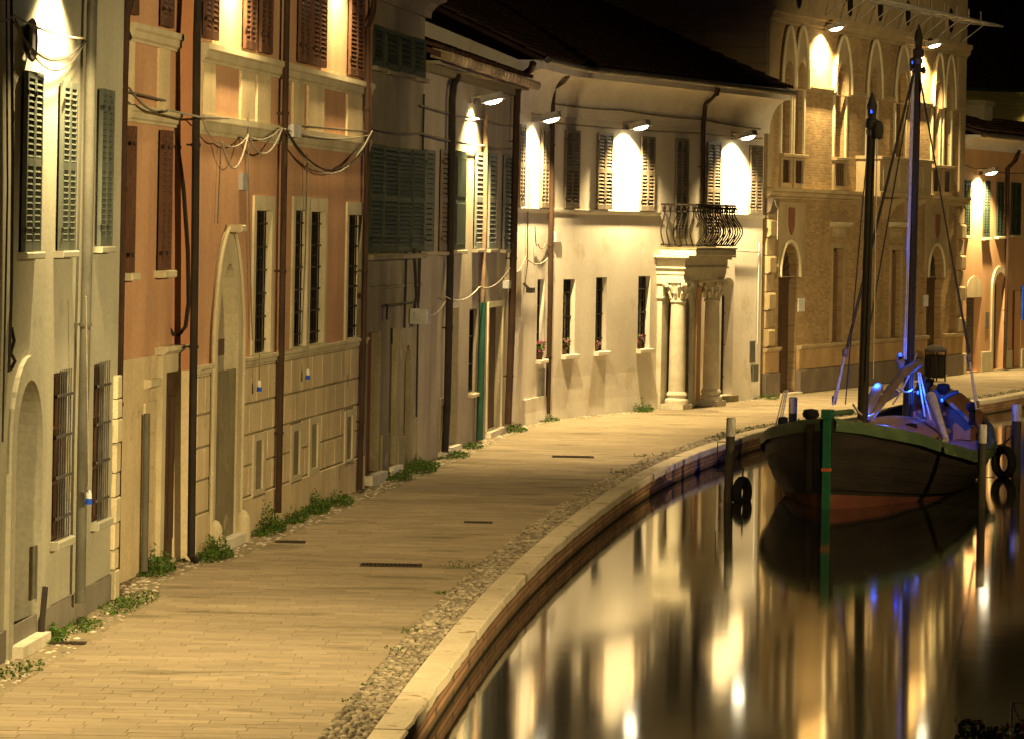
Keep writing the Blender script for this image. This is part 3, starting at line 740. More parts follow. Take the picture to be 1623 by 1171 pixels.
# ================================================================== tall orange house with pointed portal
F = house('tall_orange_house', 'tall orange plaster house with cream rusticated base and slender arched portal', (304,886), (573,774))
e = F.len; HB = 10.6; TO = F
FL.root = F.root
lc = FL.sz(285, 587)[1]
FL.part(MB().plate(rectp(0, FL.len, 0, HB), (), 0.0, 0.1), 'flank_wall', 'orange_dull')
FL.box('lower_plaster', 'cream', 0.0, FL.len, -0.02, -0.001, 0.0, lc)
zs = F.sz(440, 558)[1]      # string course top
# arch portal
a, b, z0, z1 = F.rect(338, 371, 418, 850); sp = F.sz(354, 540)[1]
F.holes.append(pointp(a, b, 0.05, sp, z1))
fr = a-0.28, b+0.24; zt = F.sz(354, 366)[1]
F.part(MB().plate(pointp(fr[0], fr[1], 0.0, sp, zt), [pointp(a+0.004, b-0.004, 0.06, sp, z1-0.004)], -0.05, 0.148), 'arch_surround', 'cream_stone')
m = MB()
op, ip = pointp(fr[0]-0.03, fr[1]+0.03, 0.0, sp, zt+0.05), pointp(fr[0]+0.05, fr[1]-0.05, 0.0, sp, zt-0.05)
for l0, l1 in ((op, 0), ):
    pts = [(x, -0.06, z) for x, z in op[1:]] + [(op[0][0], -0.06, op[0][1])]
m.tube(pts, 0.03, 8)
F.part(m, 'arch_moulding', 'cream_stone', smooth=True)
F.part(MB().cham((a+b)/2-0.14, (a+b)/2+0.14, -0.24, -0.03, zt-0.02, zt+0.08, 0.02), 'keystone', 'cream_stone')
F.part(MB().plate(pointp(a, b, 0.05, sp, z1), (), 0.15, 0.19), 'door', 'taupe')
F.box('letter_niche', 'dark', a+0.1, b-0.45, 0.142, 0.152, F.sz(350, 696)[1], F.sz(350, 655)[1])
F.box('lunette', 'wood', a+0.02, b-0.02, 0.140, 0.151, F.sz(354, 566)[1], F.sz(354, 540)[1])
F.box('doorstep', 'stone_pale', a-0.3, b+0.3, -0.18, 0.3, 0.0, 0.13)
for xx in (a-0.24, b+0.2):
    F.part(MB().lathe([(0.11, 0.0), (0.105, 0.2), (0.09, 0.34), (0.05, 0.41), (0.01, 0.43)], xx, -0.11, 12), 'guard_stone', 'cream_stone', smooth=True)
AX = (fr[0]-0.05, fr[1]+0.05)
# tall barred windows standing on the string course
tw = []
for x0, x1, y0, y1 in ((402,427,334,560), (464,484,334,549), (489,512,336,546), (549,570,341,541)):
    a, b, z0, z1 = F.rect(x0, x1, y0, y1); z0 = zs + 0.02; tw.append((a, b))
    F.holes.append(rectp(a, b, z0, z1)); F.pane(a, b, z0, z1, 0.125, frame='iron')
    F.grille(a+0.02, b-0.02, z0+0.02, z1-0.02, 0.05, 6, 6, 0.012)
    F.part(MB().plate(rectp(a-0.16, b+0.16, z0-0.015, z1+0.2), [rectp(a+0.003, b-0.003, z0+0.003, z1-0.003)], -0.03, 0.085), 'window_surround', 'cream_stone')
F.wall('orange', 0.0, e, 0.0, HB, 0.42)
# rusticated blocks of the base, joints left open
small = []
for x0, x1, y0, y1 in ((400,411,697,775), (460,472,682,752), (489,499,671,741), (545,555,659,727)):
    a, b, z0, z1 = F.rect(x0, x1, y0, y1); small.append((a, a+0.52, z0, z1))
F.box('base_backing', 'grime', 0.0, e, -0.022, -0.001, 0.0, zs-0.12)
rows = [0.56, 0.98, 1.40, 1.82, zs-0.14]
for r_ in range(4):
    z0, z1 = rows[r_]+0.012, rows[r_+1]-0.012
    x = -0.35 if r_ % 2 else 0.0
    while x < e:
        x0, x1 = max(x, 0.02)+0.012, min(x+0.82, e-0.02)-0.012; x += 0.82
        segs = [(x0, x1)]
        for ax in [AX] + [(q[0]-0.17, q[1]+0.17) for q in small if q[2]-0.12 < z1 and q[3]+0.12 > z0]:
            ns_ = []
            for u, v in segs:
                if v <= ax[0] or u >= ax[1]: ns_.append((u, v)); continue
                if u < ax[0]-0.06: ns_.append((u, ax[0]-0.012))
                if v > ax[1]+0.06: ns_.append((ax[1]+0.012, v))
            segs = ns_
        for u, v in segs:
            F.part(MB().cham(u, v, -0.034, -0.012, z0, z1, 0.010), 'stone_block', 'cream')
for u, v in ((0.0, AX[0]), (AX[1], e)):
    F.part(MB().cham(u, v, -0.05, -0.012, 0.0, rows[0]-0.014, 0.012), 'plinth', 'cream')
    F.band(zs, 0.14, 0.09, u, v)
for a, b, z0, z1 in small:
    w_ = F.part(MB().plate(rectp(a-0.15, b+0.15, z0-0.1, z1+0.1), [rectp(a, b, z0, z1)], -0.05, -0.011), 'cellar_window', 'cream_stone')
    F.part(MB().box(a, b, -0.016, -0.0115, z0, z1), 'pane', 'grime', w_)
# upper storeys: string course, pilaster strips, sill cornice, shutters
zu = F.sz(440, 200)[1]; zk = F.sz(440, 98)[1]
F.band(zu, 0.26, 0.07, 0.0, e); F.band(zk, 0.24, 0.11, 0.0, e, 'sill_cornice')
for x0, x1 in ((315,338), (379,401), (405,426), (462,479), (486,511), (548,574)):
    ym = (x0-315)/260*45 + 120
    a, b = F.sz(x0, ym)[0], F.sz(x1, ym)[0]
    F.box('pilaster', 'cream', max(a, 0.02), min(b, e-0.02), -0.035, -0.001, zu+0.002, zk-0.242)
for x0, x1, yb in ((318,339,70), (382,399,80), (407,425,86), (469,486,97), (490,511,102), (549,571,113)):
    a, b = F.sz(x0, yb-40)[0], F.sz(x1, yb-40)[0]; m_ = (a+b)/2
    for u, v in ((a, m_-0.004), (m_+0.004, b)):
        leaf(F, u, v, zk+0.06, zk+2.1, 'brown_paint', 2, True, 0.066, vis=zk+1.55)
F.pipe([(316,-60), (312,60), (309,400), (305,700), (303,880), (309,888)], 0.05, 'pipe_black', 0.12)
F.pipe([(456,-60), (454,60), (450,300), (446,560), (441,812)], 0.045, 'pipe_brown', 0.12)
F.pipe([(594,-30), (592,20), (583,45), (581,300), (576,560), (570,776)], 0.045, 'pipe_brown', 0.12)
F.box('lamp_box', 'plastic_grey', *F.rect(378, 386, 275, 300)[:2], -0.06, 0.0, *F.rect(379, 391, 275, 302)[2:])
F.cable([(268,175), (316,186), (363,188)], 0.014, 'cable_pale', 0.2)
F.cable([(320,188), (352,226), (393,216), (446,203), (584,215)], 0.010, 'cable_pale', 0.16, 0.10)
F.cable([(352,226), (393,216)], 0.013, 'cable_pale', 0.2, 0.38)
F.cable([(393,214), (447,205)], 0.013, 'cable_pale', 0.2, 0.30)
F.cable([(452,205), (590,208)], 0.013, 'cable_pale', 0.18, 0.66)
F.cable([(454,207), (592,212)], 0.014, 'cable_black', 0.22, 0.58)
F.cable([(452,198), (590,210)], 0.013, 'cable', 0.12)
F.cable([(393,186), (395,350), (400,540)], 0.009, 'cable', 0.06, name='hanging_cable')
F.cable([(350,232), (345,355)], 0.009, 'cable', 0.06, name='hanging_cable')
F.cable([(487,244), (484,400), (478,545)], 0.012, 'cable', 0.09, name='hanging_cable')
F.box('junction_box', 'plastic_white', *F.rect(444, 456, 198, 218)[:2], -0.20, -0.05, *F.rect(444, 456, 198, 218)[2:])
for x, y in ((411, 606), (488, 588)):
    F.cable([(x, y-45), (x, y)], 0.008, 'cable', 0.16, name='hanging_cable'); pl = F.P(x, y, 0.16)
    o = F.part(MB().lathe([(0.012, 0.03), (0.027, 0.0), (0.03, -0.06)], 0, 0, 10), 'plug', 'plastic_white', loc=pl, smooth=True)
    F.part(MB().lathe([(0.033, -0.06), (0.036, -0.12)], 0, 0, 10), 'plug_cap', 'plastic_blue', o, loc=pl, smooth=True)
FL.cable([(274,190), (283,235), (292,300), (299,400), (300,480), (295,518), (284,532), (275,530), (269,520)], 0.02, 'cable_black', 0.04, 0.0)
wall_lamp(F, 366, -95, 'floodlight above the shutters of the tall orange house, over its portal', 0.3)
wall_lamp(F, 534, -75, 'floodlight above the far shutters of the tall orange house', 0.3)

# ================================================================== grimy three-storey house
F = house('grimy_house', 'grimy dark plaster house with a row of closed green shutters and three doorways', (575,770), (661,737))
e = F.len; HB = F.sz(640, -30)[1]; GR = F
for x0, x1, y0, y1 in ((587,603,41,106), (607,628,49,113), (629,648,56,116), (651,669,62,123)):
    a, b, z0, z1 = F.rect(x0, x1, y0, y1)
    leaf(F, a, b, z0, z1, 'green_dark', 1, False, 0.08); F.sill(a, b, z0-0.01, 0.14, 0.07, 'grime')
for x0, x1, y0, y1 in ((582,602,229,400), (603,625,233,400), (626,646,236,400), (648,667,238,399)):
    a, b, z0, z1 = F.rect(x0, x1, y0, y1)
    leaf(F, a, b, z0, z1, 'green_dark', 2, True, 0.07)
a, b, z0, _ = F.rect(582, 667, 233, 401); F.sill(a, b, z0-0.02, 0.13, 0.09, 'grime')
F.sill(a, b, z0-0.55, 0.05, 0.05, 'grime')
# doorways
a, b, z0, z1 = F.rect(577, 602, 527, 757); F.holes.append(rectp(a+0.25, b, 0.16, z1)); gb = (a+0.25, b, z1)
a1, b1, _, t1 = F.rect(617, 629, 520, 738); F.holes.append(rectp(a1, b1, 0.16, t1))
a2, b2, _, t2 = F.rect(640, 651, 547, 742); F.holes.append(archp(a2, b2, 0.03, t2-0.5, t2))
F.wall('grime', 0.0, e, 0.0, HB, 0.3)
a, b, zt = gb
for i in range(3):
    for k in range(8):
        z0 = 1.1 + k*0.19
        if z0+0.19 < zt: F.part(MB().cham(a+i*0.19+0.01, a+i*0.19+0.18, 0.12, 0.16, z0+0.01, z0+0.18, 0.012), 'glass_block', 'greygreen')
F.box('door', 'wood_red', a, b, 0.161, 0.2, 0.16, zt)
F.box('door', 'wood', a1, b1, 0.10, 0.15, 0.16, t1-0.3); F.box('transom', 'dark', a1, b1, 0.09, 0.14, t1-0.29, t1-0.01)
F.part(MB().plate(archp(a2, b2, 0.03, t2-0.5, t2), (), 0.10, 0.14), 'door', 'wood')
F.box('doorstep', 'stone_pale', a-0.1, b+0.1, -0.14, 0.2, 0.0, 0.155); F.box('doorstep', 'stone_pale', a1-0.08, b1+0.08, -0.12, 0.2, 0.0, 0.155)
F.box('plinth', 'grime', b+0.12, a1-0.1, -0.04, -0.002, 0, 0.75); F.box('plinth', 'grime', b1+0.1, a2-0.06, -0.04, -0.002, 0, 0.62)
a, b, z0, z1 = F.rect(672, 676, 520, 650)
prof = [(0.0, HB-0.5), (-0.06, HB-0.5), (-0.08, HB-0.38), (-0.2, HB-0.25), (-0.34, HB-0.2), (-0.34, HB-0.08), (-0.42, HB-0.04), (-0.42, HB), (0.0, HB)]
F.string(prof, 0, e+0.3, 'cornice', 'grime'); roof(F, 0, e, HB+0.1, 0.4, 6, 20)
F.pipe([(600,-30), (592,15), (585,50), (582,230)], 0.06, 'pipe_copper', 0.14)
F.pipe([(672,150), (668,330), (664,480)], 0.02, 'pipe_black', 0.05, 0, name='conduit')
F.cable([(582,200), (668,212)], 0.02, 'cable', 0.10, 0.05)
F.cable([(644,400), (641,520)], 0.025, 'cable_black', 0.06); F.cable([(656,395), (660,470), (655,500)], 0.03, 'cable_black', 0.08)
F.cable([(612,484), (655,480)], 0.022, 'iron', 0.12, name='sign_bracket'); F.cable([(614,484), (613,507)], 0.018, 'iron', 0.12, name='sign_bracket')
pl = F.P(668, 502, 0.2)
F.part(MB().cham(-0.17, 0.17, -0.14, 0.18, -0.13, 0.14, 0.03), 'electric_box', 'plastic_grey', loc=pl)
# ================================================================== low taupe house with tiled eave
F = house('low_taupe_house', 'low taupe house with pale half-round eave tiles and dark shutters', (661,737), (808,679))
e = F.len; LT = F
for x0, x1, y0, y1, mt in ((669,683,238,398,'green_paint'), (695,711,238,398,'taupe_paint'), (717,733,240,396,'green_dark'), (750,763,241,394,'greygreen'), (771,782,243,394,'greygreen'), (795,806,246,395,'greygreen')):
    a, b, z0, z1 = F.rect(x0, x1, y0, y1)
    if x0 == 717:
        o = F.box('shutter', 'green_dark', a, b, -0.07, -0.03, z0, z1)
        for k in range(2): F.part(MB().cham(a+0.06, b-0.06, -0.085, -0.07, z0+0.1+k*(z1-z0)*.48, z0+(k+1)*(z1-z0)*.47, 0.01), 'panel', 'green_dark', o)
    else: leaf(F, a, b, z0, z1, mt, 2, False, 0.085)
    F.sill(a, b, z0-0.01, 0.12, 0.07, 'taupe')
a, b, _, t1 = F.rect(711, 723, 489, 706); F.holes.append(rectp(a, b, 0.12, t1)); d1 = (a, b, t1)
a, b, z0, z1 = F.rect(743, 756, 490, 622); F.holes.append(rectp(a, b, z0, z1)); F.pane(a, b, z0, z1, 0.12, frame='iron'); F.sill(a, b, z0, 0.12, 0.07)
a, b, _, t2 = F.rect(772, 794, 487, 690); F.holes.append(rectp(a, b, 0.12, t2)); d2 = (a, b, t2)
a, b, _, t3 = F.rect(696, 704, 640, 728); F.holes.append(rectp(a, b, 0.1, t3)); d3 = (a, b, t3)
ze = F.sz(745, 118)[1]
F.wall('taupe', 0.0, e, 0.0, ze, 0.34)
for a, b, t in (d1, d2, d3):
    o = F.box('door', 'wood', a, b, 0.13, 0.18, 0.1, t)
    F.box('doorstep', 'stone_pale', a-0.1, b+0.1, -0.12, 0.2, 0.0, 0.118 if t != t3 else 0.098)
    F.part(MB().plate(rectp(a-0.12, b+0.12, 0.12, t+0.12), [rectp(a-0.002, b+0.002, 0.11, t+0.002)], -0.03, 0.0), 'door_surround', 'cream_stone' if t == t2 else 'taupe')
# dentils under the eave, eave tiles, roof
rf = roof(F, -0.05, e+0.1, ze+0.16, 0.30, 5.5, 19)
dm = MB().box(0.0, 0.07, -0.13, 0.0, -0.14, 0.0).mesh('dentil', M_['grime']); x = 0.1
while x < e-0.1:
    inst(dm, 'dentil', F.M @ T(x, 0, ze-0.06), F.root); x += 0.16
F.box('eave_board', 'grime', 0, e, -0.28, -0.002, ze-0.058, ze+0.0)
em = MB().cham(-0.24, 0.24, -0.12, 0.30, -0.075, 0.10, 0.045).mesh('eave_tile', M_['tile_pale']); x = 0.25
while x < e+0.05:
    inst(em, 'eave_tile', F.M @ T(x, -0.42, ze+0.05+random.uniform(-.012, .012)) @ Matrix.Rotation(R(14), 4, 'X') @ Matrix.Rotation(R(random.uniform(-3, 3)), 4, 'Z'), rf); x += 0.50
F.pipe([(726,122), (719,135), (717,160), (714,400), (709,640), (705,716)], 0.07, 'pipe_black', 0.13)
F.pipe([(770,175), (768,350), (765,480)], 0.05, 'spar', 0.10, 0, name='conduit')
F.pipe([(765,480), (763,560), (760,697)], 0.07, 'pipe_green', 0.13)
F.pipe([(845,100,0.55), (842,110,0.5), (826,122,0.25), (820,150), (816,300), (811,520), (805,672)], 0.075, 'pipe_brown', 0.16)
F.cable([(669,168), (770,190), (818,200)], 0.018, 'cable', 0.08, 0.04)
F.cable([(669,212), (772,232), (812,236)], 0.02, 'cable', 0.10, 0.04)
F.cable([(706,470), (760,455), (808,425)], 0.014, 'cable_pale', 0.16, 0.16); F.cable([(672,498), (706,478)], 0.012, 'cable_pale', 0.2, 0.12)
F.cable([(664,410), (662,520), (660,660)], 0.018, 'cable_black', 0.05)
for x in (680, 724):
    pass
F.box('meter_box', 'plastic_white', *F.rect(797, 806, 445, 457)[:2], -0.14, 0.0, *F.rect(797, 806, 445, 457)[2:])
wall_lamp(F, 747, 156, 'floodlight under the tiled eave of the low taupe house', 1.2)
# chimneys and the gable behind its roof
for px_, yt, yb, y_, nm in ((724,43,95,1.6,'chimney'), (677,28,92,1.3,'chimney')):
    a, z0 = F.sz(px_, yb); z1 = F.sz(px_, yt)[1]
    o = F.part(MB().box(a-0.38, a+0.38, y_, y_+0.5, z0-0.4, z1).box(a-0.45, a+0.45, y_-0.07, y_+0.57, z1+0.001, z1+0.1), nm, 'tile', rf)

# ================================================================== white house: short bent front + long front with portico and balcony
F = house('white_house', 'long white plaster house with columned portico, iron balcony and curved eave', (865,664.5), (1204,631))
e = F.len; WH = F
G = Fa((806,679), (865,664.5), F.root); ge_ = G.len
zstr = F.sz(1000, 336)[1]; zc0 = F.sz(1000, 190)[1]; zc1 = F.sz(1000, 136)[1]
for x0, x1, y0, y1 in ((893,915,207,331), (944,967,211,333), (1013,1034,217,334), (1068,1087,220,391), (1117,1138,226,391), (1186,1205,231,342)):
    a, b, z0, z1 = F.rect(x0, x1, y0, y1)
    z0 = zstr+0.03 if y1 < 380 else zstr-0.62
    m_ = (a+b)/2
    for u, v in ((a, m_-0.004), (m_+0.004, b)): leaf(F, u, v, z0, z1, 'taupe_paint', 2, False, 0.075)
for x0, x1, y0, y1 in ((820,828,197,331), (855,866,203,332)):
    a, b, z0, z1 = G.rect(x0, x1, y0, y1); m_ = (a+b)/2
    for u, v in ((a, m_-0.004), (m_+0.004, b)): leaf(G, u, v, zstr+0.03, z1, 'taupe_paint', 2, False, 0.075)
# deep ground-floor windows
sills = []
for x0, x1, y0, y1 in ((892,911,443,562), (944,961,440,557), (1011,1030,438,553)):
    a, b, z0, z1 = F.hole(x0, x1, y0, y1); F.pane(a, b, z0, z1, 0.17, frame='iron')
    F.grille(a+0.02, b-0.02, z0+0.02, z1-0.02, 0.10, 6, 3, 0.010, 'iron'); F.sill(a, b, z0, 0.12, 0.10, 'white_trim'); sills.append((a, b, z0))
a, b, z0, z1 = G.rect(851, 862, 443, 570); G.holes.append(rectp(a, b, z0, z1)); G.pane(a, b, z0, z1, 0.14, frame='iron'); G.sill(a, b, z0, 0.12, 0.08, 'white_trim')
gs = (a, b, z0)
# side door, segmental head
a, b, z0, z1 = F.rect(1143, 1162, 441, 620); F.holes.append(archp(a, b, 0.16, z1-0.18, z1)); dz = F.sz(1150, 470)[1]
F.part(MB().plate(archp(a, b, 0.16, z1-0.18, z1), (), 0.30, 0.32), 'lunette', 'taupe')
o = F.box('door', 'wood', a, b, 0.255, 0.298, 0.16, dz)
F.grille(a+0.05, b-0.05, 0.2, dz-0.03, 0.235, 9, 3, 0.010, 'iron', 'door_grille')
F.box('doorstep', 'grime', a-0.05, b+0.05, -0.16, 0.25, 0.0, 0.158)
# portico door
sl, zslab = F.sz(1046, 396)
dp = 0.5
while F.sz(1104, 400, dp)[0] > sl and dp < 2: dp += 0.01
sr = F.sz(1166, 402, dp)[0]
ztop = F.sz(1073, 444, 0.47)[1]
a, b = sl+0.36, sr-0.36
F.holes.append(archp(a, b, 0.05, ztop-0.75, ztop-0.15))
F.part(MB().plate(archp(a, b, 0.05, ztop-0.75, ztop-0.15), (), 0.30, 0.33), 'door', 'wood')
for k in range(4):
    F.part(MB().cham(a+0.06+k*(b-a-.1)/4, a+(k+1)*(b-a-.1)/4, 0.285, 0.302, 0.25, ztop-0.9, 0.01), 'door_panel', 'wood')
F.wall('white', 0.0, e, 0.0, zc0+0.45, 0.42, 7.0)
G.wall('white', 0.0, ge_-0.002, 0.0, zc0+0.45, 0.42, 0)
G.box('corner_fill', 'white', ge_-1.2, ge_-0.01, 0.43, 3.0, 0.0, zc0+0.4)
F.part(MB().prism([(0.01, zstr), (-0.07, zstr), (-0.06, zstr-0.05), (-0.02, zstr-0.09), (0.01, zstr-0.09)], 0.03, sl-0.1), 'string_course', 'white_trim')
F.part(MB().prism([(0.01, zstr), (-0.07, zstr), (-0.06, zstr-0.05), (-0.02, zstr-0.09), (0.01, zstr-0.09)], sr+0.05, e), 'string_course', 'white_trim')
G.part(MB().prism([(0.01, zstr), (-0.07, zstr), (-0.06, zstr-0.05), (-0.02, zstr-0.09), (0.01, zstr-0.09)], 0.0, ge_-0.02), 'string_course', 'white_trim')
# flared foot of the walls
for q_, u, v in ((F, 0.03, sl-0.1), (F, sr+0.1, a if False else sr+0.35)):
    q_.part(MB().prism([(0.01, 0), (-0.07, 0), (-0.035, 0.35), (-0.003, 0.9), (0.01, 0.9)], u, v), 'wall_foot', 'white')
G.part(MB().prism([(0.01, 0), (-0.10, 0), (-0.07, 0.25), (-0.06, 0.55), (0.01, 0.55)], ge_*0.35, ge_-0.05), 'wall_foot', 'white')
# cove eave following the bend, and gutter
cov = [(0.01, zc0-0.06), (-0.05, zc0-0.06), (-0.05, zc0)]
for k in range(9):
    t = math.pi/2*k/8; cov.append((-0.05-0.50*(1-math.cos(t)), zc0 + (zc1-zc0)*math.sin(t)))
cov += [(-0.60, zc1), (-0.60, zc1+0.13), (-0.66, zc1+0.15), (-0.66, zc1+0.19), (0.01, zc1+0.19)]
m = MB()
ang = math.atan2(F.t.y, F.t.x) - math.atan2(G.t.y, G.t.x)
pts3 = []
wpts = []
for y, z in cov:
    d_ = -y
    # corner: intersection of both fronts offset by d_
    A1 = F.A + F.n*d_; A2 = G.A + G.n*d_
    den = G.t.x*F.t.y - G.t.y*F.t.x
    k = ((A1.x-A2.x)*F.t.y - (A1.y-A2.y)*F.t.x)/den
    C = A2 + G.t*k
    wpts.append([A2 + Vector((0, 0, z)), C + Vector((0, 0, z)), A1 + F.t*(e+0.25) + Vector((0, 0, z))])
n_ = len(cov); inv = F.M.inverted()
for j in range(3): m.v += [tuple(inv @ wpts[i][j]) for i in range(n_)]
for j in range(2):
    for i in range(n_): m.f.append((j*n_+i, j*n_+(i+1) % n_, (j+1)*n_+(i+1) % n_, (j+1)*n_+i))
for off in (0, 2*n_): m.f += [tuple(off+i for i in t) for t in tessellate_polygon([[Vector((0, y, z)) for y, z in cov]])]
F.part(m, 'cove_eave', 'white_trim', smooth=True)
gl = [inv @ (wpts[n_-3][j] + Vector((0, 0, 0.04))) for j in range(3)]
F.part(MB().tube([g + Vector((0, -0.05, 0)) for g in gl], 0.075, 10), 'gutter', 'gutter', smooth=True)
rw = roof(F, -0.2, e+0.25, zc1+0.26, 0.62, 9.0, 23)
rg = roof(G, 0.0, ge_+0.1, zc1+0.24, 0.60, 5.0, 25)
F.pipe([(900,112,0.68), (899,122,0.66), (893,130,0.5), (878,140,0.2), (876,160), (874,300), (872,480), (868,655)], 0.06, 'pipe_brown', 0.14)
F.pipe([(1138,140,0.68), (1136,150,0.66), (1131,156,0.5), (1118,166,0.2), (1115,200), (1114,330)], 0.06, 'pipe_brown', 0.14)
F.cable([(876,165), (985,175), (1113,190), (1205,205)], 0.02, 'cable', 0.08, 0.03); F.cable([(876,195), (1115,212), (1208,220)], 0.016, 'cable', 0.08, 0.03)
F.cable([(1168,398), (1203,400)], 0.018, 'cable_pale', 0.07); F.cable([(1203,385), (1201,500), (1200,545)], 0.018, 'plastic_white', 0.04)
G.cable([(812,430), (833,408), (868,410)], 0.014, 'cable_pale', 0.12, 0.14); G.cable([(838,205), (836,420), (832,455)], 0.014, 'cable', 0.04)
G.cable([(848,360), (852,385), (868,375)], 0.012, 'cable', 0.05, 0.2)
F.box('switch_box', 'plastic_white', *F.rect(874, 882, 368, 384)[:2], -0.11, 0, *F.rect(874, 882, 368, 384)[2:])
a, b, z0, z1 = F.rect(1188, 1196, 541, 575); F.box('meter_flap', 'pipe_grey', a, b, -0.02, 0, z0, z1)
a, b, z0, z1 = F.rect(1190, 1197, 578, 604); F.box('meter_flap', 'pipe_grey', a, b, -0.09, -0.04, z0, z1)
a, b, z0, z1 = G.rect(853, 862, 585, 627); G.box('meter_flap', 'plastic_grey', a, b, -0.02, 0, z0, z1)
G.box('niche', 'taupe', *G.rect(813, 824, 430, 503)[:2], -0.03, -0.001, *G.rect(813, 824, 430, 503)[2:])
pl = G.P(835, 458, 0.10); G.part(MB().tube([(0, 0.08, 0.12), (0, 0, 0.05), (0.06, -0.06, -0.02)], 0.03, 6).box(0, 0.3, -0.12, 0.02, -0.09, 0.02), 'wire_bracket', 'steel_grey', loc=pl)
# columns
def column(F, s_, d_, z1, mat, r=0.20, half=False, name='column'):
    M = F.M @ T(s_, -d_, 0)
    o = MB().lathe([(r*1.0, 0.42), (r*0.99, 0.9), (r*0.95, z1*0.6), (r*0.86, z1-0.62), (r*0.86, z1-0.55)], 0, 0, 20).build(name, M_[mat], M, F.root, True)
    MB().box(-r*1.45, r*1.45, -r*1.45, r*1.45, 0.0, 0.13).lathe([(r*1.4, 0.131), (r*1.44, 0.18), (r*1.38, 0.23), (r*1.15, 0.26), (r*1.12, 0.30), (r*1.25, 0.34), (r*1.2, 0.38), (r*1.02, 0.42)], 0, 0, 20).build('column_base', M_[mat], M, o, True)
    c = MB().lathe([(r*0.87, z1-0.55), (r*1.0, z1-0.53), (r*1.0, z1-0.49), (r*0.86, z1-0.47), (r*0.9, z1-0.3), (r*1.2, z1-0.12), (r*1.25, z1-0.075)], 0, 0, 20)
    c.box(-r*1.35, r*1.35, -r*1.35, r*1.35, z1-0.073, z1)
    c.build('capital', M_[mat], M, o, True)
    lv = MB()
    for tier, (rr, z, h) in enumerate(((0.93, z1-0.45, 0.16), (1.02, z1-0.31, 0.16))):
        for k in range(8):
            t = 2*math.pi*(k+0.5*tier)/8; c_, s2 = math.cos(t), math.sin(t); q = r*rr
            pts = [(q*c_, q*s2, z), (q*1.12*c_, q*1.12*s2, z+h*0.6), (q*1.38*c_, q*1.38*s2, z+h), (q*1.42*c_, q*1.42*s2, z+h*0.8)]
            lv.tube(pts, [0.035, 0.045, 0.035, 0.015], 6)
    for sx_ in (-1, 1):
        for sy_ in (-1, 1):
            cx, cy_ = sx_*r*1.15, sy_*r*1.15
            lv.tube([(cx-sy_*0.04, cy_+sx_*0.04, z1-0.12), (cx+sy_*0.04, cy_-sx_*0.04, z1-0.12)], 0.06, 10)
    lv.build('acanthus', M_[mat], M, o, True)
    return o
c1 = column(F, F.sz(1074, 540, 0.47)[0], 0.47, ztop, 'stone_pale')
c2 = column(F, F.sz(1128, 540, 0.47)[0], 0.47, ztop, 'stone_pale')
s1_, s2_ = F.sz(1074, 540, 0.47)[0], F.sz(1128, 540, 0.47)[0]
for s_ in (s1_, s2_):
    o = F.box('pilaster', 'stone_pale', s_-0.17, s_+0.17, -0.12, -0.002, 0.0, ztop-0.45)
    F.part(MB().box(s_-0.21, s_+0.21, -0.17, -0.002, ztop-0.449, ztop-0.40).box(s_-0.2, s_+0.2, -0.15, -0.002, ztop-0.399, ztop-0.1).box(s_-0.24, s_+0.24, -0.2, -0.002, ztop-0.099, ztop-0.001), 'pilaster_capital', 'stone_pale', o)
F.part(MB().plate(archp(s1_+0.19, s2_-0.19, 0.0, ztop-0.72, ztop-0.06), [archp(s1_+0.33, s2_-0.33, -0.001+0.01, ztop-0.76, ztop-0.2)], -0.07, -0.002), 'door_surround', 'stone_pale')
F.box('curtain', 'peach', s2_-0.30, s2_-0.28, -0.30, -0.2, 0.1, ztop-0.2)
# entablature in stepped courses, slab and railing
el, er = s1_-0.24, s2_+0.24
z = ztop + 0.002
ent = MB()
for h, o_, w_ in ((0.13, 0.70, 0.0), (0.14, 0.72, 0.02), (0.04, 0.77, 0.07), (0.17, 0.74, 0.04), (0.05, 0.82, 0.12), (0.05, 0.90, 0.20)):
    F.part(MB().box(el-w_, er+w_, -o_, -0.003, z, z+h-0.002), 'entablature', 'stone_pale'); z += h
bt = F.sz(1074, 399, dp)[1]
bl = empty('balcony', F.M, parent=F.root)
F.part(MB().cham(sl-0.04, sr+0.04, -dp, -0.003, z, z+0.15, 0.015), 'slab', 'stone_pale', bl)
F.part(MB().cham(sl-0.06, sr+0.06, -dp-0.03, -0.003, z+0.151, z+0.19, 0.01), 'slab_top', 'grime', bl)
zb = z+0.19; H_ = 1.02
rp_ = MB().tube([(sl, -0.02, zb+H_), (sl, -dp+0.03, zb+H_), (sr, -dp+0.03, zb+H_), (sr, -0.02, zb+H_)], 0.025, 8).tube([(sl, -0.02, zb+0.06), (sl, -dp+0.03, zb+0.06), (sr, -dp+0.03, zb+0.06), (sr, -0.02, zb+0.06)], 0.018, 6).tube([(sl, -0.02, zb+H_-.16), (sl, -dp+0.03, zb+H_-.16), (sr, -dp+0.03, zb+H_-.16), (sr, -0.02, zb+H_-.16)], 0.014, 6)
F.part(rp_, 'handrail', 'iron', bl, smooth=True)
def baluster():
    m = MB(); pts = []
    for k in range(15):
        t = k/14
        bul = 0.20*math.sin(math.pi*min(1, t/0.72))**1.3 if t < 0.72 else -0.03*math.sin(math.pi*(t-0.72)/0.28)
        pts.append((0, -bul, 0.04 + t*(H_-0.04)))
    m.tube(pts, 0.017, 6)
    m.tube([(0, 0.0, H_-0.06), (0, -0.05, H_-0.09), (0, -0.06, H_-0.15), (0, -0.02, H_-0.18)], 0.012, 5)
    m.lathe([(0.035, H_-0.10), (0.045, H_-0.07), (0.035, H_-0.04)], 0, 0, 8)
    return m.mesh('baluster', M_['iron'], True)
bm_ = baluster(); nb = 17
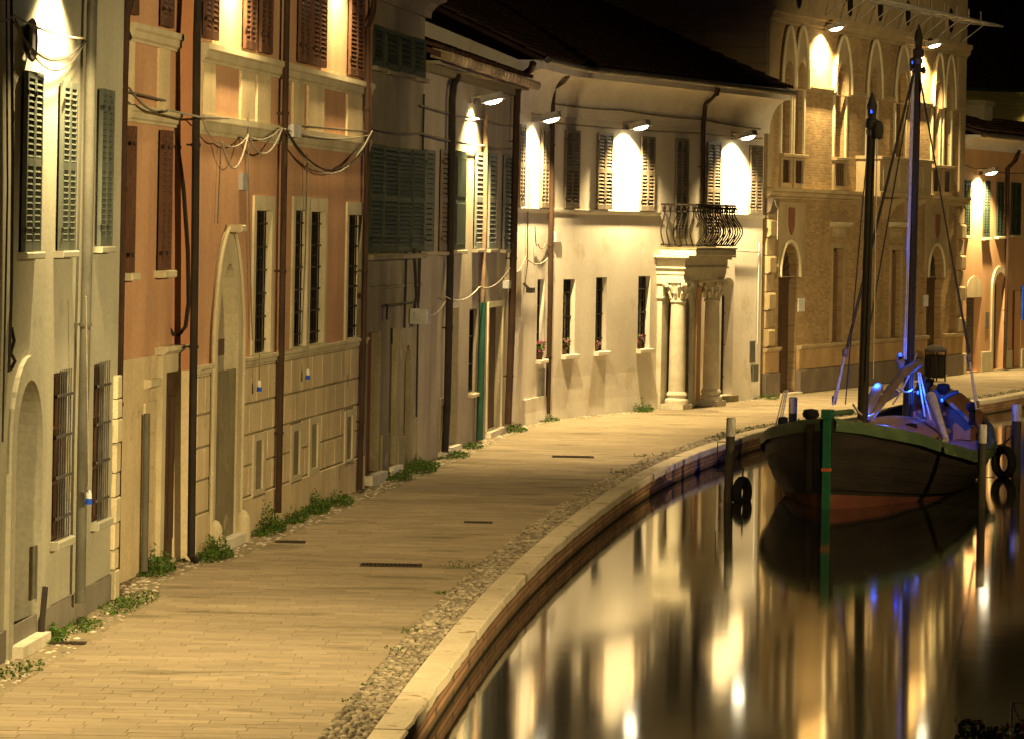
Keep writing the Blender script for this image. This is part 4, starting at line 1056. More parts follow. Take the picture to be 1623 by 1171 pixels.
for k in range(nb): inst(bm_, 'baluster', F.M @ T(sl + (sr-sl)*k/(nb-1), -dp+0.03, zb), bl)
for k in range(6):
    y = -0.1 - (dp-0.2)*k/5
    inst(bm_, 'baluster', F.M @ T(sl, y, zb) @ Matrix.Rotation(R(-90), 4, 'Z'), bl)
    inst(bm_, 'baluster', F.M @ T(sr, y, zb) @ Matrix.Rotation(R(90), 4, 'Z'), bl)
wall_lamp(G, 843, 186, 'floodlight on the short bent end of the white house', 1.2)
wall_lamp(F, 989, 199, 'floodlight midway along the white house front, between two shuttered windows', 1.3)
wall_lamp(F, 1160, 215, 'floodlight of the white house beside the brick palazzo', 1.25)
# pots of flowers on the sills
def flowerpot(M, label, seed, mat='pink', n=46, r=0.17, h=0.26):
    rr = random.Random(seed); o = empty('flower_pot', M, label, 'flower pot', 'pots on the white house sills')
    MB().lathe([(0.07, 0), (0.095, 0.14), (0.105, 0.14), (0.105, 0.165)], 0, 0, 12).build('pot', M_['terracotta'], M, o, True)
    for nm, mt, cnt, sz_ in (('foliage', 'weed', n, 0.05), ('blossom', mat, n, 0.042)):
        m = MB()
        for k in range(cnt):
            t, u, z = rr.uniform(0, 6.28), rr.random()**0.5*r, 0.16 + rr.random()*h
            c = Vector((u*math.cos(t), u*math.sin(t), z)); ax = Vector((rr.uniform(-1, 1), rr.uniform(-1, 1), rr.uniform(-1, 1))).normalized()
            b1 = ax.orthogonal().normalized()*sz_; b2 = ax.cross(b1)
            m.quad(c-b1, c-b2*.7, c+b1, c+b2*.7)
        o2 = m.build(nm, M_[mt], M, o)
    return o
for i, (q_, f_) in enumerate(((sills[0], 0.3), (sills[1], 0.25), (sills[2], 0.3))):
    a, b, z0 = q_
    flowerpot(F.M @ T(a+(b-a)*f_, 0.06, z0) @ Matrix.Scale(0.8, 4), ['pot of pink flowers on the sill nearest the downpipe of the white house', 'small pot on the middle sill of the white house', 'pot of pink flowers on the sill beside the portico'][i], i, n=[60, 22, 60][i], h=[.3, .16, .26][i])
a, b, z0 = gs; flowerpot(G.M @ T(a+0.25, -0.01, z0), 'pot of pink flowers on the sill of the bent white house end', 9)

# ================================================================== brick palazzo
F = house('brick_palazzo', 'brick palazzo with pointed-arch windows, stone quoins and two tall arched doors', (1206,630), (1521,593), 'palazzo')
e = F.len; PA = F
zst = F.sz(1360, 305)[1]; zco = F.sz(1360, 38)[1]; HB = zco + 3.2
zim = F.sz(1250, 132)[1]                 # impost band
def lancet(x0, x1, yt, yb, twin=None, ys=None, tip=None):
    a, b, z0, z1 = F.rect(x0, x1, yt, yb); zs_ = z1-0.42
    F.holes.append(archp(a, b, z0, zs_, z1))
    F.part(MB().plate(archp(a, b, z0, zs_, z1), (), 0.16, 0.19), 'pane', 'glass')
    g = MB(); z = z0
    while z < z1-0.1:
        g.box(a, b, 0.12, 0.14, z+0.004, z+0.052); z += 0.06
    tag(F.part(g, 'blind', 'blind'), kind='stuff')
    return a, b, z0, zs_, z1
zsill = None
L1 = [lancet(1238, 1252, 97, 244), lancet(1258, 1272, 99, 245)]
L2 = [lancet(1322, 1339, 102, 250)]
L3 = [lancet(1374, 1388, 109, 252)]
L4 = [lancet(1418, 1433, 116, 255)]
L5 = [lancet(1477, 1488, 131, 262), lancet(1495, 1506, 134, 263)]
for grp, tips in ((L1, ((1248, 42), (1269, 43))), (L2, ((1336, 58),)), (L3, ((1383, 64),)), (L4, ((1430, 73),)), (L5, ((1487, 85), (1503, 88)))):
    for (a, b, z0, zs_, z1), (tx, ty) in zip(grp, tips):
        zt = F.sz(tx, ty)[1]; w_ = 0.19 if len(grp) == 2 else 0.28
        F.part(MB().plate(pointp(a-w_, b+w_, zim-0.16, zim+0.1, zt), [archp(a-0.002, b+0.002, zim-0.15, zs_, z1+0.002)], -0.10, 0.0), 'pointed_arch', 'pal_stone')
        pp = pointp(a-w_, b+w_, zim-0.1, zim+0.1, zt)
        F.part(MB().tube([(x, -0.10, z) for x, z in pp[1:]] + [(pp[0][0], -0.1, pp[0][1])], 0.05, 6), 'arch_moulding', 'cream_stone', smooth=True)
        for u, v in ((a-0.12, a-0.002), (b+0.002, b+0.12)):
            F.box('window_jamb', 'cream_stone', u, v, -0.05, 0.0, z0, zim-0.162)
    a, b, z0 = grp[0][0], grp[-1][1], grp[0][2]
    if grp is not L3 and grp is not L4:
        F.sill(a-0.08, b+0.08, z0-0.003, 0.16, 0.09, 'pal_stone')
        for (u, v, *_r) in grp:
            F.part(MB().plate(rectp(u-0.1, v+0.1, zst+0.02, z0-0.1), [rectp(u+0.06, v-0.06, zst+0.14, z0-0.16)], -0.07, -0.001), 'apron_panel', 'pal_stone')
            m = MB()
            for k in range(5): m.box(u+0.08+k*(v-u-.16)/5, u+0.05+(k+0.8)*(v-u-.16)/5, -0.045, -0.003, zst+0.15, z0-0.17)
            F.part(m, 'apron_fluting', 'wood')
# impost band runs between the windows
xs = [0.0]; 
for g_ in (L1, L2, L3, L4, L5):
    w_ = 0.19 if len(g_) == 2 else 0.28
    xs += [g_[0][0]-w_-0.03, g_[-1][1]+w_+0.03]
xs.append(e)
for k in range(0, len(xs), 2):
    if xs[k+1]-xs[k] > 0.05: F.band(zim, 0.16, 0.12, xs[k], xs[k+1], 'impost_band', 'pal_stone')
# balcony of the palazzo: solid panelled parapet on brackets
a, _ = F.sz(1352, 270); b, _ = F.sz(1400, 270); bz0 = zst+0.0; bz1 = F.sz(1365, 253)[1]
al, bl_, dpp = L3[0][0]-1.0, L4[0][1]+0.6, 0.75
bp_ = empty('balcony', F.M, parent=F.root)
F.part(MB().cham(al, bl_, -dpp, -0.005, bz0-0.12, bz0+0.03, 0.02), 'slab', 'pal_stone', bp_)
F.part(MB().box(al+0.05, bl_-0.05, -dpp+0.05, -dpp+0.15, bz0+0.031, bz1).box(al+0.05, al+0.15, -dpp+0.151, -0.01, bz0+0.031, bz1).box(bl_-0.15, bl_-0.05, -dpp+0.151, -0.01, bz0+0.031, bz1), 'parapet', 'pal_stone', bp_)
F.part(MB().cham(al, bl_, -dpp-0.02, -dpp+0.2, bz1+0.001, bz1+0.09, 0.015), 'parapet_cap', 'pal_stone', bp_)
F.part(MB().cham(al-0.02, al+0.2, -dpp+0.201, -0.01, bz1+0.001, bz1+0.088, 0.01), 'parapet_cap', 'pal_stone', bp_)
k_ = 6
for k in range(k_):
    u = al+0.25+k*(bl_-al-0.5)/k_
    F.part(MB().cham(u+0.03, u+(bl_-al-.5)/k_-0.03, -dpp+0.02, -dpp+0.049, bz0+0.14, bz1-0.1, 0.015), 'parapet_panel', 'pal_stone', bp_)
for u in (al+0.25, (al+bl_)/2, bl_-0.45):
    F.part(MB().prism([(0.0, bz0-0.125), (-dpp+0.1, bz0-0.125), (-dpp+0.1, bz0-0.22), (-0.35, bz0-0.38), (-0.12, bz0-0.75), (0, bz0-0.8)], u, u+0.22), 'bracket', 'pal_stone', bp_)
# ground floor: doors, windows
doors = []
for x0, x1, yt, yb in ((1233, 1261, 388, 616), (1468, 1491, 392, 590)):
    a, b, _, z1 = F.rect(x0, x1, yt, yb); zs_ = z1-(b-a)*0.5
    F.holes.append(archp(a, b, 0.06, zs_, z1)); doors.append((a, b))
    dr = F.part(MB().plate(archp(a, b, 0.06, zs_, z1), (), 0.20, 0.24), 'door', 'wood')
    for k in range(2):
        for zz0, zz1 in ((0.25, 0.95), (1.1, 2.3)):
            F.part(MB().cham(a+0.1+k*(b-a)/2, a+(k+1)*(b-a)/2-0.1, 0.178, 0.201, zz0, zz1, 0.015), 'door_panel', 'wood', dr)
    F.box('transom', 'wood', a, b, 0.16, 0.199, zs_-0.22, zs_-0.08)
    fan = MB()
    for k in range(7):
        t = math.pi*(k+0.5)/7; r_ = (b-a)/2-0.05
        fan.tube([((a+b)/2, 0.17, zs_), ((a+b)/2+r_*math.cos(t), 0.17, zs_+r_*0.95*math.sin(t))], 0.014, 5)
    F.part(fan, 'fanlight_bars', 'iron', dr)
    zt = F.sz((x0+x1)/2+5, 326)[1]; sp = zs_-0.12
    F.part(MB().plate(rectp(a-0.25, b+0.35, sp, zt), [archp(a-0.003, b+0.003, sp+0.02, zs_, z1+0.003)], -0.05, -0.001), 'door_panel_stone', 'pal_stone')
    ap = archp(a-0.07, b+0.07, sp, zs_, z1+0.09)
    F.part(MB().tube([(x, -0.07, z) for x, z in ap[1:]] + [(ap[0][0], -0.07, ap[0][1])], 0.05, 6), 'arch_moulding', 'cream_stone', smooth=True)
    F.part(MB().box(a-0.31, a-0.25, -0.09, -0.001, sp-0.001, zt+0.05).box(b+0.351, b+0.41, -0.09, -0.001, sp, zt+0.05).box(a-0.25, b+0.35, -0.09, -0.001, zt+0.001, zt+0.06), 'panel_frame', 'pal_stone')
    mx_, zz = (a+b)/2+0.05, z1+0.25
    F.part(MB().plate([(mx_-0.22, zz+0.72), (mx_-0.22, zz+0.28), (mx_-0.12, zz+0.1), (mx_, zz), (mx_+0.12, zz+0.1), (mx_+0.22, zz+0.28), (mx_+0.22, zz+0.72)], (), -0.09, -0.051), 'crest_shield', 'shield_red')
zpl = F.sz(1360, 540)[1]
for x0, x1, yt, yb in ((1318, 1334, 394, 536), (1411, 1426, 397, 530)):
    a, b, z0, z1 = F.rect(x0, x1, yt, yb); z0 = zpl+0.02
    F.holes.append(rectp(a, b, z0, z1)); F.part(MB().box(a, b, 0.16, 0.19, z0, z1), 'pane', 'glass')
    g = MB(); z = z0
    while z < z1-0.1: g.box(a, b, 0.12, 0.14, z+0.004, z+0.052); z += 0.06
    tag(F.part(g, 'blind', 'blind'), kind='stuff')
    F.part(MB().plate(rectp(a-0.14, b+0.14, z0-0.01, z1+0.14), [rectp(a-0.002, b+0.002, z0-0.003, z1+0.002)], -0.04, 0.0), 'window_surround', 'pal_stone')
    zh = F.sz(x0, 357)[1]
    F.box('frieze_panel', 'pal_stone', a-0.1, b+0.14, -0.05, -0.002, z1+0.3, z1+0.62)
    for k in range(5): F.part(MB().cham(a-0.04+k*0.2, a+0.1+k*0.2, -0.075, -0.05, z1+0.38, z1+0.54, 0.02), 'rosette', 'pal_stone')
    F.part(MB().prism([(0.0, zh+0.08), (-0.2, zh+0.08), (-0.2, zh+0.02), (-0.1, zh-0.05), (0.0, zh-0.06)], a-0.28, b+0.32), 'hood_mould', 'cream_stone')
F.wall('brick', 0.0, e, 0.0, HB, 0.40, 12.0)
# base: render panels with cap, dark foot
segs = [(0.0, doors[0][0]-0.1), (doors[0][1]+0.1, doors[1][0]-0.12), (doors[1][1]+0.12, e)]
for u, v in segs:
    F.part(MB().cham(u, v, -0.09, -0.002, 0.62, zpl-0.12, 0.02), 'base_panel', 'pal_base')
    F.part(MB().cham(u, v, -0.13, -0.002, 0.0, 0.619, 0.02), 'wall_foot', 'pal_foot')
    F.part(MB().prism([(0.0, zpl), (-0.16, zpl), (-0.16, zpl-0.06), (-0.1, zpl-0.119), (0.0, zpl-0.119)], u-0.01, v+0.01), 'base_cap', 'pal_stone')
for u, v in ((doors[0][0]-0.1, doors[0][1]+0.1), (doors[1][0]-0.1, doors[1][1]+0.1)): F.box('doorstep', 'stone_pale', u, v, -0.2, 0.3, 0.0, 0.058)
F.band(zst, 0.28, 0.26, -0.02, al-0.02, 'string_course', 'pal_stone'); F.band(zst, 0.28, 0.26, bl_+0.02, e+0.1, 'string_course', 'pal_stone')
F.band(zco, 0.4, 0.2, -0.02, e+0.12, 'cornice', 'pal_stone')
F.box('attic_band', 'pal_stone', 0.0, e, -0.05, -0.002, zco+0.01, HB)
# corner pilasters upstairs, alternating quoins below
for u, v in ((0.03, 0.62), (e-0.9, e-0.05)): F.box('corner_pilaster', 'pal_stone', u, v, -0.06, -0.003, zim+0.01, zco-0.41)
F.box('corner_pilaster', 'pal_stone', e-0.62, e-0.05, -0.06, -0.003, zst+0.01, zim-0.17)
F.box('corner_pilaster', 'pal_stone', 0.03, 0.4, -0.06, -0.003, zst+0.01, zim-0.17)
qh = 0.47; z = zpl+0.02; k = 0
while z < zst-0.5:
    for u in (0.04, e-0.62):
        if k % 2 == 0:
            F.part(MB().cham(u, u+0.6, -0.16, -0.002, z+0.01, z+qh-0.01, 0.05), 'quoin', 'pal_stone')
        else: F.part(MB().cham(u+0.02, u+0.62, -0.07, -0.002, z+0.01, z+qh-0.01, 0.015), 'quoin', 'pal_stone')
    z += qh; k += 1
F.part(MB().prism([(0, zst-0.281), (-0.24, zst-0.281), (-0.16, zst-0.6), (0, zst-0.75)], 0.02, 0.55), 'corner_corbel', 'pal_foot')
for x in (1259, 1340, 1388, 1432, 1500):
    a, z = F.sz(x, 0+ (x-1259)*0.17 - 8)
    F.part(MB().lathe([(0.42, 0.0), (0.42, 0.03), (0.30, 0.05), (0.30, 0.08)], 0, 0, 18), 'oval_window', 'pal_stone').matrix_basis = Matrix.Translation((a, -0.05, z)) @ Matrix.Rotation(R(90), 4, 'X') @ Matrix.Diagonal((0.8, 1.3, 1, 1))
    F.part(MB().lathe([(0.28, 0.0), (0.28, 0.02)], 0, 0, 18), 'oval_pane', 'dark').matrix_basis = Matrix.Translation((a, -0.13, z)) @ Matrix.Rotation(R(90), 4, 'X') @ Matrix.Diagonal((0.8, 1.3, 1, 1))
# brass plates and letter boxes
for x0, x1, y0, y1 in ((1264, 1274, 473, 494), (1463, 1470, 468, 486)):
    a, b, z0, z1 = F.rect(x0, x1, y0, y1); F.box('name_plate', 'plastic_white', a, b, -0.03, -0.002, z0, z1)
# metal awning frame under the roof
fr_ = empty('awning_frame', F.M, parent=F.root)
zfz, _q = F.sz(1320, 5, 1.2)[1], 0
p0 = F.sz(1322, 0, 0.3)[0]; p1 = F.sz(1530, 45, 0.2)[0]
zf = F.sz(1528, 42, 0.2)[1]; do = 1.35
F.part(MB().tube([(p0, -do, zf), (p1, -do, zf)], 0.035, 6).tube([(p0, -do*0.5, zf+0.05), (p1, -do*.5, zf+0.05)], 0.025, 6), 'rail', 'plastic_grey', fr_)
for k in range(11):
    x = p0 + (p1-p0)*k/10
    F.part(MB().tube([(x, 0, zf+0.12), (x, -do, zf)], 0.03, 6).tube([(x, 0, zf-0.55), (x, -do*0.55, zf+0.02)], 0.018, 6).tube([(x, -do*.5, zf+0.05), (x, -do*.5, zf+0.45)], 0.02, 5), 'arm', 'plastic_grey', fr_)
roof(F, 0, e+0.1, HB, 0.6, 10, 15, tl=False)
F.cable([(1228,318), (1233,330), (1232,380)], 0.014, 'cable_pale', 0.3, 0.05)
wall_lamp(F, 1301, 43, 'floodlight on the brick palazzo above its first pointed window', 1.1)
wall_lamp(F, 1458, 70, 'floodlight on the brick palazzo behind the tall mast', 1.1)

# ================================================================== peach house at the end of the quay
F = house('peach_house', 'peach plaster house beyond the brick palazzo, with arched doorway and roller gate', (1521.5,592.5), (1623,583))
e = F.len + 9; PE = F; ze = F.sz(1580, 238)[1]
for x0, x1, y0, y1 in ((1527,1535,286,374), (1557,1566,287,377), (1578,1588,289,375), (1601,1615,290,373)):
    a, b, z0, z1 = F.rect(x0, x1, y0, y1); leaf(F, a, (a+b)/2-0.003, z0, z1, 'green_dark', 2, False, 0.08); leaf(F, (a+b)/2+0.003, b, z0, z1, 'green_dark', 2, False, 0.08)
    F.sill(a, b, z0-0.005, 0.13, 0.08)
a, b, _, z1 = F.rect(1531, 1554, 472, 588); F.holes.append(rectp(a, b, 0.04, z1)); g1 = (a, b, z1)
za = F.sz(1545, 438)[1]
F.part(MB().plate(archp(a-0.03, b+0.03, z1+0.002, z1+0.25, za), (), -0.02, -0.001), 'arch_infill', 'cream')
a, b, _, z1 = F.rect(1573, 1592, 432, 584); F.holes.append(archp(a, b, 0.04, z1-0.5, z1)); g2 = (a, b, z1)
a, b, _, z1 = F.rect(1604, 1618, 461, 584); F.holes.append(rectp(a, b, 0.04, z1)); g3 = (a, b, z1)
F.wall('peach', 0.0, e, 0.0, ze+0.3, 0.34, 2.0)
a, b, z1 = g1
gt = F.box('roller_gate', 'steel_grey', a, b, 0.25, 0.29, 0.04, z1); z = 0.1
while z < z1-0.05: F.part(MB().cham(a+0.01, b-0.01, 0.225, 0.249, z, z+0.10, 0.012), 'slat', 'steel_grey', gt); z += 0.115
a, b, z1 = g2
F.part(MB().plate(archp(a, b, 0.04, z1-0.5, z1), (), 0.29, 0.33), 'door', 'wood')
F.part(MB().plate(archp(a-0.2, b+0.2, 0.0, z1-0.5, z1+0.2), [archp(a-0.002, b+0.002, 0.02, z1-0.5, z1+0.002)], -0.05, -0.001), 'arch_surround', 'cream_stone')
a, b, z1 = g3; F.box('door', 'wood_red', a, b, 0.22, 0.28, 0.04, z1)
for u, v in ((0.0, g1[0]-0.04), (g1[1]+0.04, g2[0]-0.22), (g2[1]+0.22, g3[0]-0.03), (g3[1]+0.03, e)): F.part(MB().cham(u, v, -0.05, -0.002, 0, 0.62, 0.015), 'plinth', 'cream_stone')
cov = [(0.01, ze-0.05), (-0.05, ze-0.05)] + [(-0.05-0.45*(1-math.cos(math.pi/2*k/6)), ze + 0.30*math.sin(math.pi/2*k/6)) for k in range(7)] + [(-0.55, ze+0.30), (-0.55, ze+0.38), (0.01, ze+0.38)]
F.string(cov, 0, e, 'cove_eave', 'white_trim'); rp2 = roof(F, -0.1, e, ze+0.46, 0.6, 1.6, 16)
F.part(MB().tube([(0, -0.6, ze+0.38), (e, -0.6, ze+0.38)], 0.07, 8), 'gutter', 'gutter', smooth=True)
F.pipe([(1616,240), (1610,255), (1598,268), (1597,400), (1592,585)], 0.055, 'pipe_brown', 0.13)
F.cable([(1531,262), (1560,268), (1623,275)], 0.018, 'cable', 0.08, 0.06)
a, b, z0, z1 = F.rect(1561, 1566, 495, 522); F.box('grated_panel', 'cable', a, b, -0.03, -0.002, z0, z1)
a, b, z0, z1 = F.rect(1524, 1528, 510, 530); F.box('letter_box', 'steel_grey', a, b, -0.06, -0.002, z0, z1)
a, z = F.sz(1621, 480); F.part(MB().plate([(a-0.3, z-0.55), (a+0.3, z-0.55), (a+0.3, z+0.55), (a-0.3, z+0.55)], (), -0.12, -0.06), 'sign_board', 'plastic_blue')
for px_, yt, yb, y_ in ((1541,152,222,0.5), (1604,168,215,0.8)):
    a, z0 = F.sz(px_, yb); z1 = F.sz(px_, yt)[1]
    F.part(MB().box(a-0.42, a+0.42, y_, y_+0.7, z0-0.8, z1), 'chimney', 'taupe', rp2)
    F.part(MB().cham(a-0.5, a+0.5, y_-0.08, y_+0.78, z1+0.001, z1+0.16, 0.02), 'chimney_cap', 'grime', rp2)
wall_lamp(F, 1550, 272, 'floodlight on the peach house at the far end', 1.2)
# far house behind it: ochre clad wall and dark tiled roof
A_, B_ = at(1500, 200, 138), at(1700, 200, 142)
F = Fa((A_.x, A_.y, 0), (B_.x, B_.y, 0)); F.root = empty('ochre_house', F.M, 'ochre clad house with dark tiled roof rising behind the peach house', 'house')
z0, z1 = F.sz(1580, 200)[1], F.sz(1580, 147)[1]
F.wall('ochre', 0, F.len+6, 0, z1, 0.3); z = z0-1.0
while z < z1-0.15: F.part(MB().cham(0.02, F.len+5.9, -0.03, -0.002, z, z+0.17, 0.01), 'cladding_board', 'ochre'); z += 0.18
roof(F, -0.5, F.len+6.5, z1+0.1, 0.5, 9, 28)
wall_lamp(F, 1668, 150, 'floodlight on the ochre house, out of the picture', 0.9)
F.part(MB().tube([(-0.5, -0.55, z1+0.06), (F.len+6, -0.55, z1+0.06)], 0.08, 8), 'gutter', 'pipe_green', smooth=True)
G.part(MB().prism([(0.45, 0.0), (5.0, 0.0), (5.0, zc1+2.2), (-0.3, zc1+0.1), (0.0, zc1-0.3), (0.02, 0.0)], -0.02, 0.15), 'gable_wall', 'white')

# ================================================================== the moored wooden boat
bow = gp(1310, 806, WATER); ax = Vector((0.27, 0.963, 0)).normalized()
BMx = Matrix.Translation(bow) @ Matrix.Rotation(math.atan2(ax.y, ax.x), 4, 'Z')
BI = BMx.inverted(); BO = BI @ Vector((0, 0, CAMZ))
def bx(px, py, x):
    d = BI.to_3x3() @ ray(px, py); k = (x - BO.x)/d.x; return BO + d*k
boat = empty('fishing_boat', BMx, 'old dark wooden two-masted sailing boat with green gunwale and blue deck lights', 'boat')
def bpart(m, name, mat, parent=None, smooth=False): return m.build(name, M_[mat], BMx, parent or boat, smooth)
def interp(tab, x):
    for (a, u), (b, v) in zip(tab, tab[1:]):
        if x <= b:
            t = (x-a)/(b-a); t = t*t*(3-2*t)*0.35 + t*0.65; return u + (v-u)*t
    return tab[-1][1]
HBt = [(0, 0.06), (0.35, 0.55), (0.9, 1.02), (1.8, 1.45), (3.2, 1.72), (5.5, 1.82), (8, 1.66), (10, 1.32), (11.5, 0.85), (12.3, 0.35)]
HG = [(0, 1.48), (1, 1.28), (2.5, 0.99), (4.5, 0.75), (6.5, 0.68), (8.5, 0.76), (10.5, 0.98), (12.3, 1.25)]
def hullpt(x, t):
    """t 0 at keel line below water, 1 at gunwale"""
    zg = interp(HG, x); z = -0.45 + (zg+0.45)*t
    full = interp(HBt, x); k = 0.50 + 0.5*(1-(1-t)**1.9)
    if x < 2: k = 0.36 + 0.64*(1-(1-t)**1.6) if x > 0.9 else (0.25+0.14*x + (0.75-0.14*x)*(1-(1-t)**1.4))
    return full*k, z
XS = [0, 0.12, 0.3, 0.6, 0.95, 1.4, 1.9, 2.6, 3.4, 4.4, 5.6, 6.8, 8, 9, 10, 10.8, 11.5, 12, 12.3]
def strake(t0, t1, side, out):
    m = MB()
    for x in XS:
        for t in (t0, (t0+t1)/2, t1):
            y, z = hullpt(x, t); o_ = out if t != t1 else out*0.35
            m.v.append((x-0.0, side*(y+o_), z))
    for i in range(len(XS)-1):
        for j in range(2): m.f.append((i*3+j, (i+1)*3+j, (i+1)*3+j+1, i*3+j+1))
    for i in range(len(XS)-1):   # lower edge lip
        n = len(m.v); y0, z0 = hullpt(XS[i], t0); y1, z1 = hullpt(XS[i+1], t0)
        m.v += [(XS[i], side*(y0-0.02), z0), (XS[i+1], side*(y1-0.02), z1)]; m.f.append((i*3, (i+1)*3, n+1, n))
    return m
hull = MB()
for side in (-1, 1):
    b0 = len(hull.v)
    for x in XS:
        for j in range(9):
            y, z = hullpt(x, j/8); hull.v.append((x, side*(y-0.015), z))
    for i in range(len(XS)-1):
        for j in range(8): hull.f.append((b0+i*9+j, b0+(i+1)*9+j, b0+(i+1)*9+j+1, b0+i*9+j+1))
ho = bpart(hull, 'hull', 'hull', smooth=True)
ts = [0.0, 0.28, 0.40, 0.52, 0.64, 0.76, 0.88, 0.985]
for side in (-1, 1):
    for k in range(len(ts)-1):
        if k == 0:
            bpart(strake(ts[0], 0.36, side, 0.006), 'boot_top', 'hull_red', ho, True)
        elif k >= 2: bpart(strake(ts[k], ts[k+1], side, 0.016), 'plank', 'hull', ho, True)
    m = MB()
    for i, x in enumerate(XS):
        y, z = hullpt(x, 1.0)
        for dy, dz in ((0.07, -0.17), (0.085, -0.01), (0.05, 0.035), (-0.06, 0.035), (-0.07, -0.12)): m.v.append((x, side*(max(y, 0.05)+dy), z+dz))
    for i in range(len(XS)-1):
        for j in range(5): m.f.append((i*5+j, i*5+(j+1) % 5, (i+1)*5+(j+1) % 5, (i+1)*5+j))
    bpart(m, 'gunwale', 'boat_green', smooth=True)
m = MB()
for x in XS:
    y, z = hullpt(x, 1.0); z -= 0.20
    for q in (-1, -0.5, 0, 0.5, 1): m.v.append((x, q*(y-0.03), z + 0.07*(1-q*q)))
for i in range(len(XS)-1):
    for j in range(4): m.f.append((i*5+j, (i+1)*5+j, (i+1)*5+j+1, i*5+j+1))
bpart(m, 'deck', 'deck', smooth=True)
# stem post
st = bpart(MB().box(-0.14, 0.10, -0.058, 0.058, -0.5, 1.60), 'stem_post', 'stem_green')
bpart(MB().box(-0.152, 0.0, -0.072, 0.072, 0.64, 0.69), 'stem_band', 'boat_orange', st)
bpart(MB().cham(-0.17, 0.12, -0.09, 0.09, 1.53, 1.67, 0.015), 'stem_cap', 'stem_green', st)
bpart(MB().tube([(-0.05, -0.02, 1.60), (0.6, -0.30, 1.62)], 0.045, 8), 'bow_arm', 'boat_green', st, True)
MB().lathe([(1.0, -0.2), (0.98, 0.15), (0.85, 0.52), (0.6, 0.8), (0.3, 0.95), (0.01, 1.0)], 0, 0, 18).build('bow_cover', M_['boat_green'], BMx @ T(0.45, 0, 1.27) @ Matrix.Diagonal((0.36, 0.40, 0.24, 1)), boat, True)
for s_ in (1,): bpart(MB().box(-0.02, 0.1, s_*0.30-0.05, s_*0.30+0.05, -0.2+0.5, 1.42), 'hull_strap', 'hull', st)
# hatch with curved planked cover
hx0, hx1, hw, hz = 4.0, 7.2, 1.0, 0.94
hc = bpart(MB().box(hx0+0.05, hx1-0.05, -hw+0.05, hw-0.05, 0.55, hz), 'hatch', 'spar')
for k in range(9):
    m = MB(); u0, u1 = -1+2*k/9+0.006, -1+2*(k+1)/9-0.006
    pr = [(hw*u0, hz+0.002+0.24*(1-u0*u0)), (hw*u1, hz+0.002+0.24*(1-u1*u1)), (hw*u1, hz+0.05+0.24*(1-u1*u1)), (hw*u0, hz+0.05+0.24*(1-u0*u0))]
    bpart(MB().prism(pr, hx0-0.05, hx1+0.05), 'hatch_plank', 'deck', hc)
# stern cabin with cambered planked roof
cb = bpart(MB().prism([(-1.05, 0.7), (0.1, 0.7), (0.1, 1.57), (0, 1.58), (-0.55, 1.42), (-1.05, 0.98)], 9.3, 11.2), 'stern_cabin', 'deck')
pf = [(-1.12, 0.96), (-0.85, 1.22), (-0.57, 1.45), (-0.28, 1.56), (0, 1.61), (0.15, 1.6)]
for (y0, z0), (y1, z1) in zip(pf, pf[1:]):
    bpart(MB().prism([(y0*0.99+y1*.01, z0), (y1*.99+y0*.01, z1), (y1*.99+y0*.01, z1+0.05), (y0*.99+y1*.01, z0+0.05)], 9.15, 11.35), 'roof_plank', 'deck', cb)
bpart(MB().tube([(9.1, -1.14, 0.99), (9.1, -0.57, 1.5), (9.1, 0, 1.66)], 0.04, 8), 'roof_rib', 'spar', cb)
# masts
def mast(xb, base, top, r0, r1, nm='mast'):
    b_, t_ = bx(*base, xb), bx(*top, xb); b_.z = 0.4
    o = bpart(MB().tube([b_, b_.lerp(t_, 0.5), t_], [r0, (r0+r1)/2, r1], 12), nm, 'mast', smooth=True)
    tp = t_
    mm = MB(); mm.lathe([(r1*1.5, -0.35), (r1*1.5, -0.2), (r1*0.9, -0.18), (r1*1.2, -0.02), (r1*1.2, 0.05), (r1*0.4, 0.22), (0.01, 0.28)], 0, 0, 12)
    mm.build('mast_head', M_['mast'], BMx @ T(*tp), o, True)
    MB().lathe([(r1*1.25, -0.48), (r1*1.3, -0.38)], 0, 0, 12).build('mast_band', M_['steel_grey'], BMx @ T(*tp), o, True)
    return o, b_, t_
fm, fb, ft = mast(3.1, (1366, 660), (1382, 172), 0.10, 0.075)
mm_, mb_, mt_ = mast(8.1, (1438, 650), (1456, 62), 0.105, 0.07)
def block(p, par, r=0.15, mat='mast'):
    m = MB().lathe([(0.02, -r), (r*0.7, -r*0.8), (r*0.85, 0), (r*0.7, r*0.8), (0.02, r)], 0, 0, 10)
    return m.build('pulley_block', M_[mat], BMx @ T(*p) @ Matrix.Diagonal((1, 0.75, 1, 1)), par, True)
block(bx(1391, 207, 3.1), fm, 0.17); block(bx(1448, 103, 8.1), mm_, 0.14); block(bx(1464, 112, 8.1), mm_, 0.07)
block(bx(1427, 574, 7.6), boat, 0.13, 'spar'); block(bx(1463, 600, 8.4), boat, 0.08)
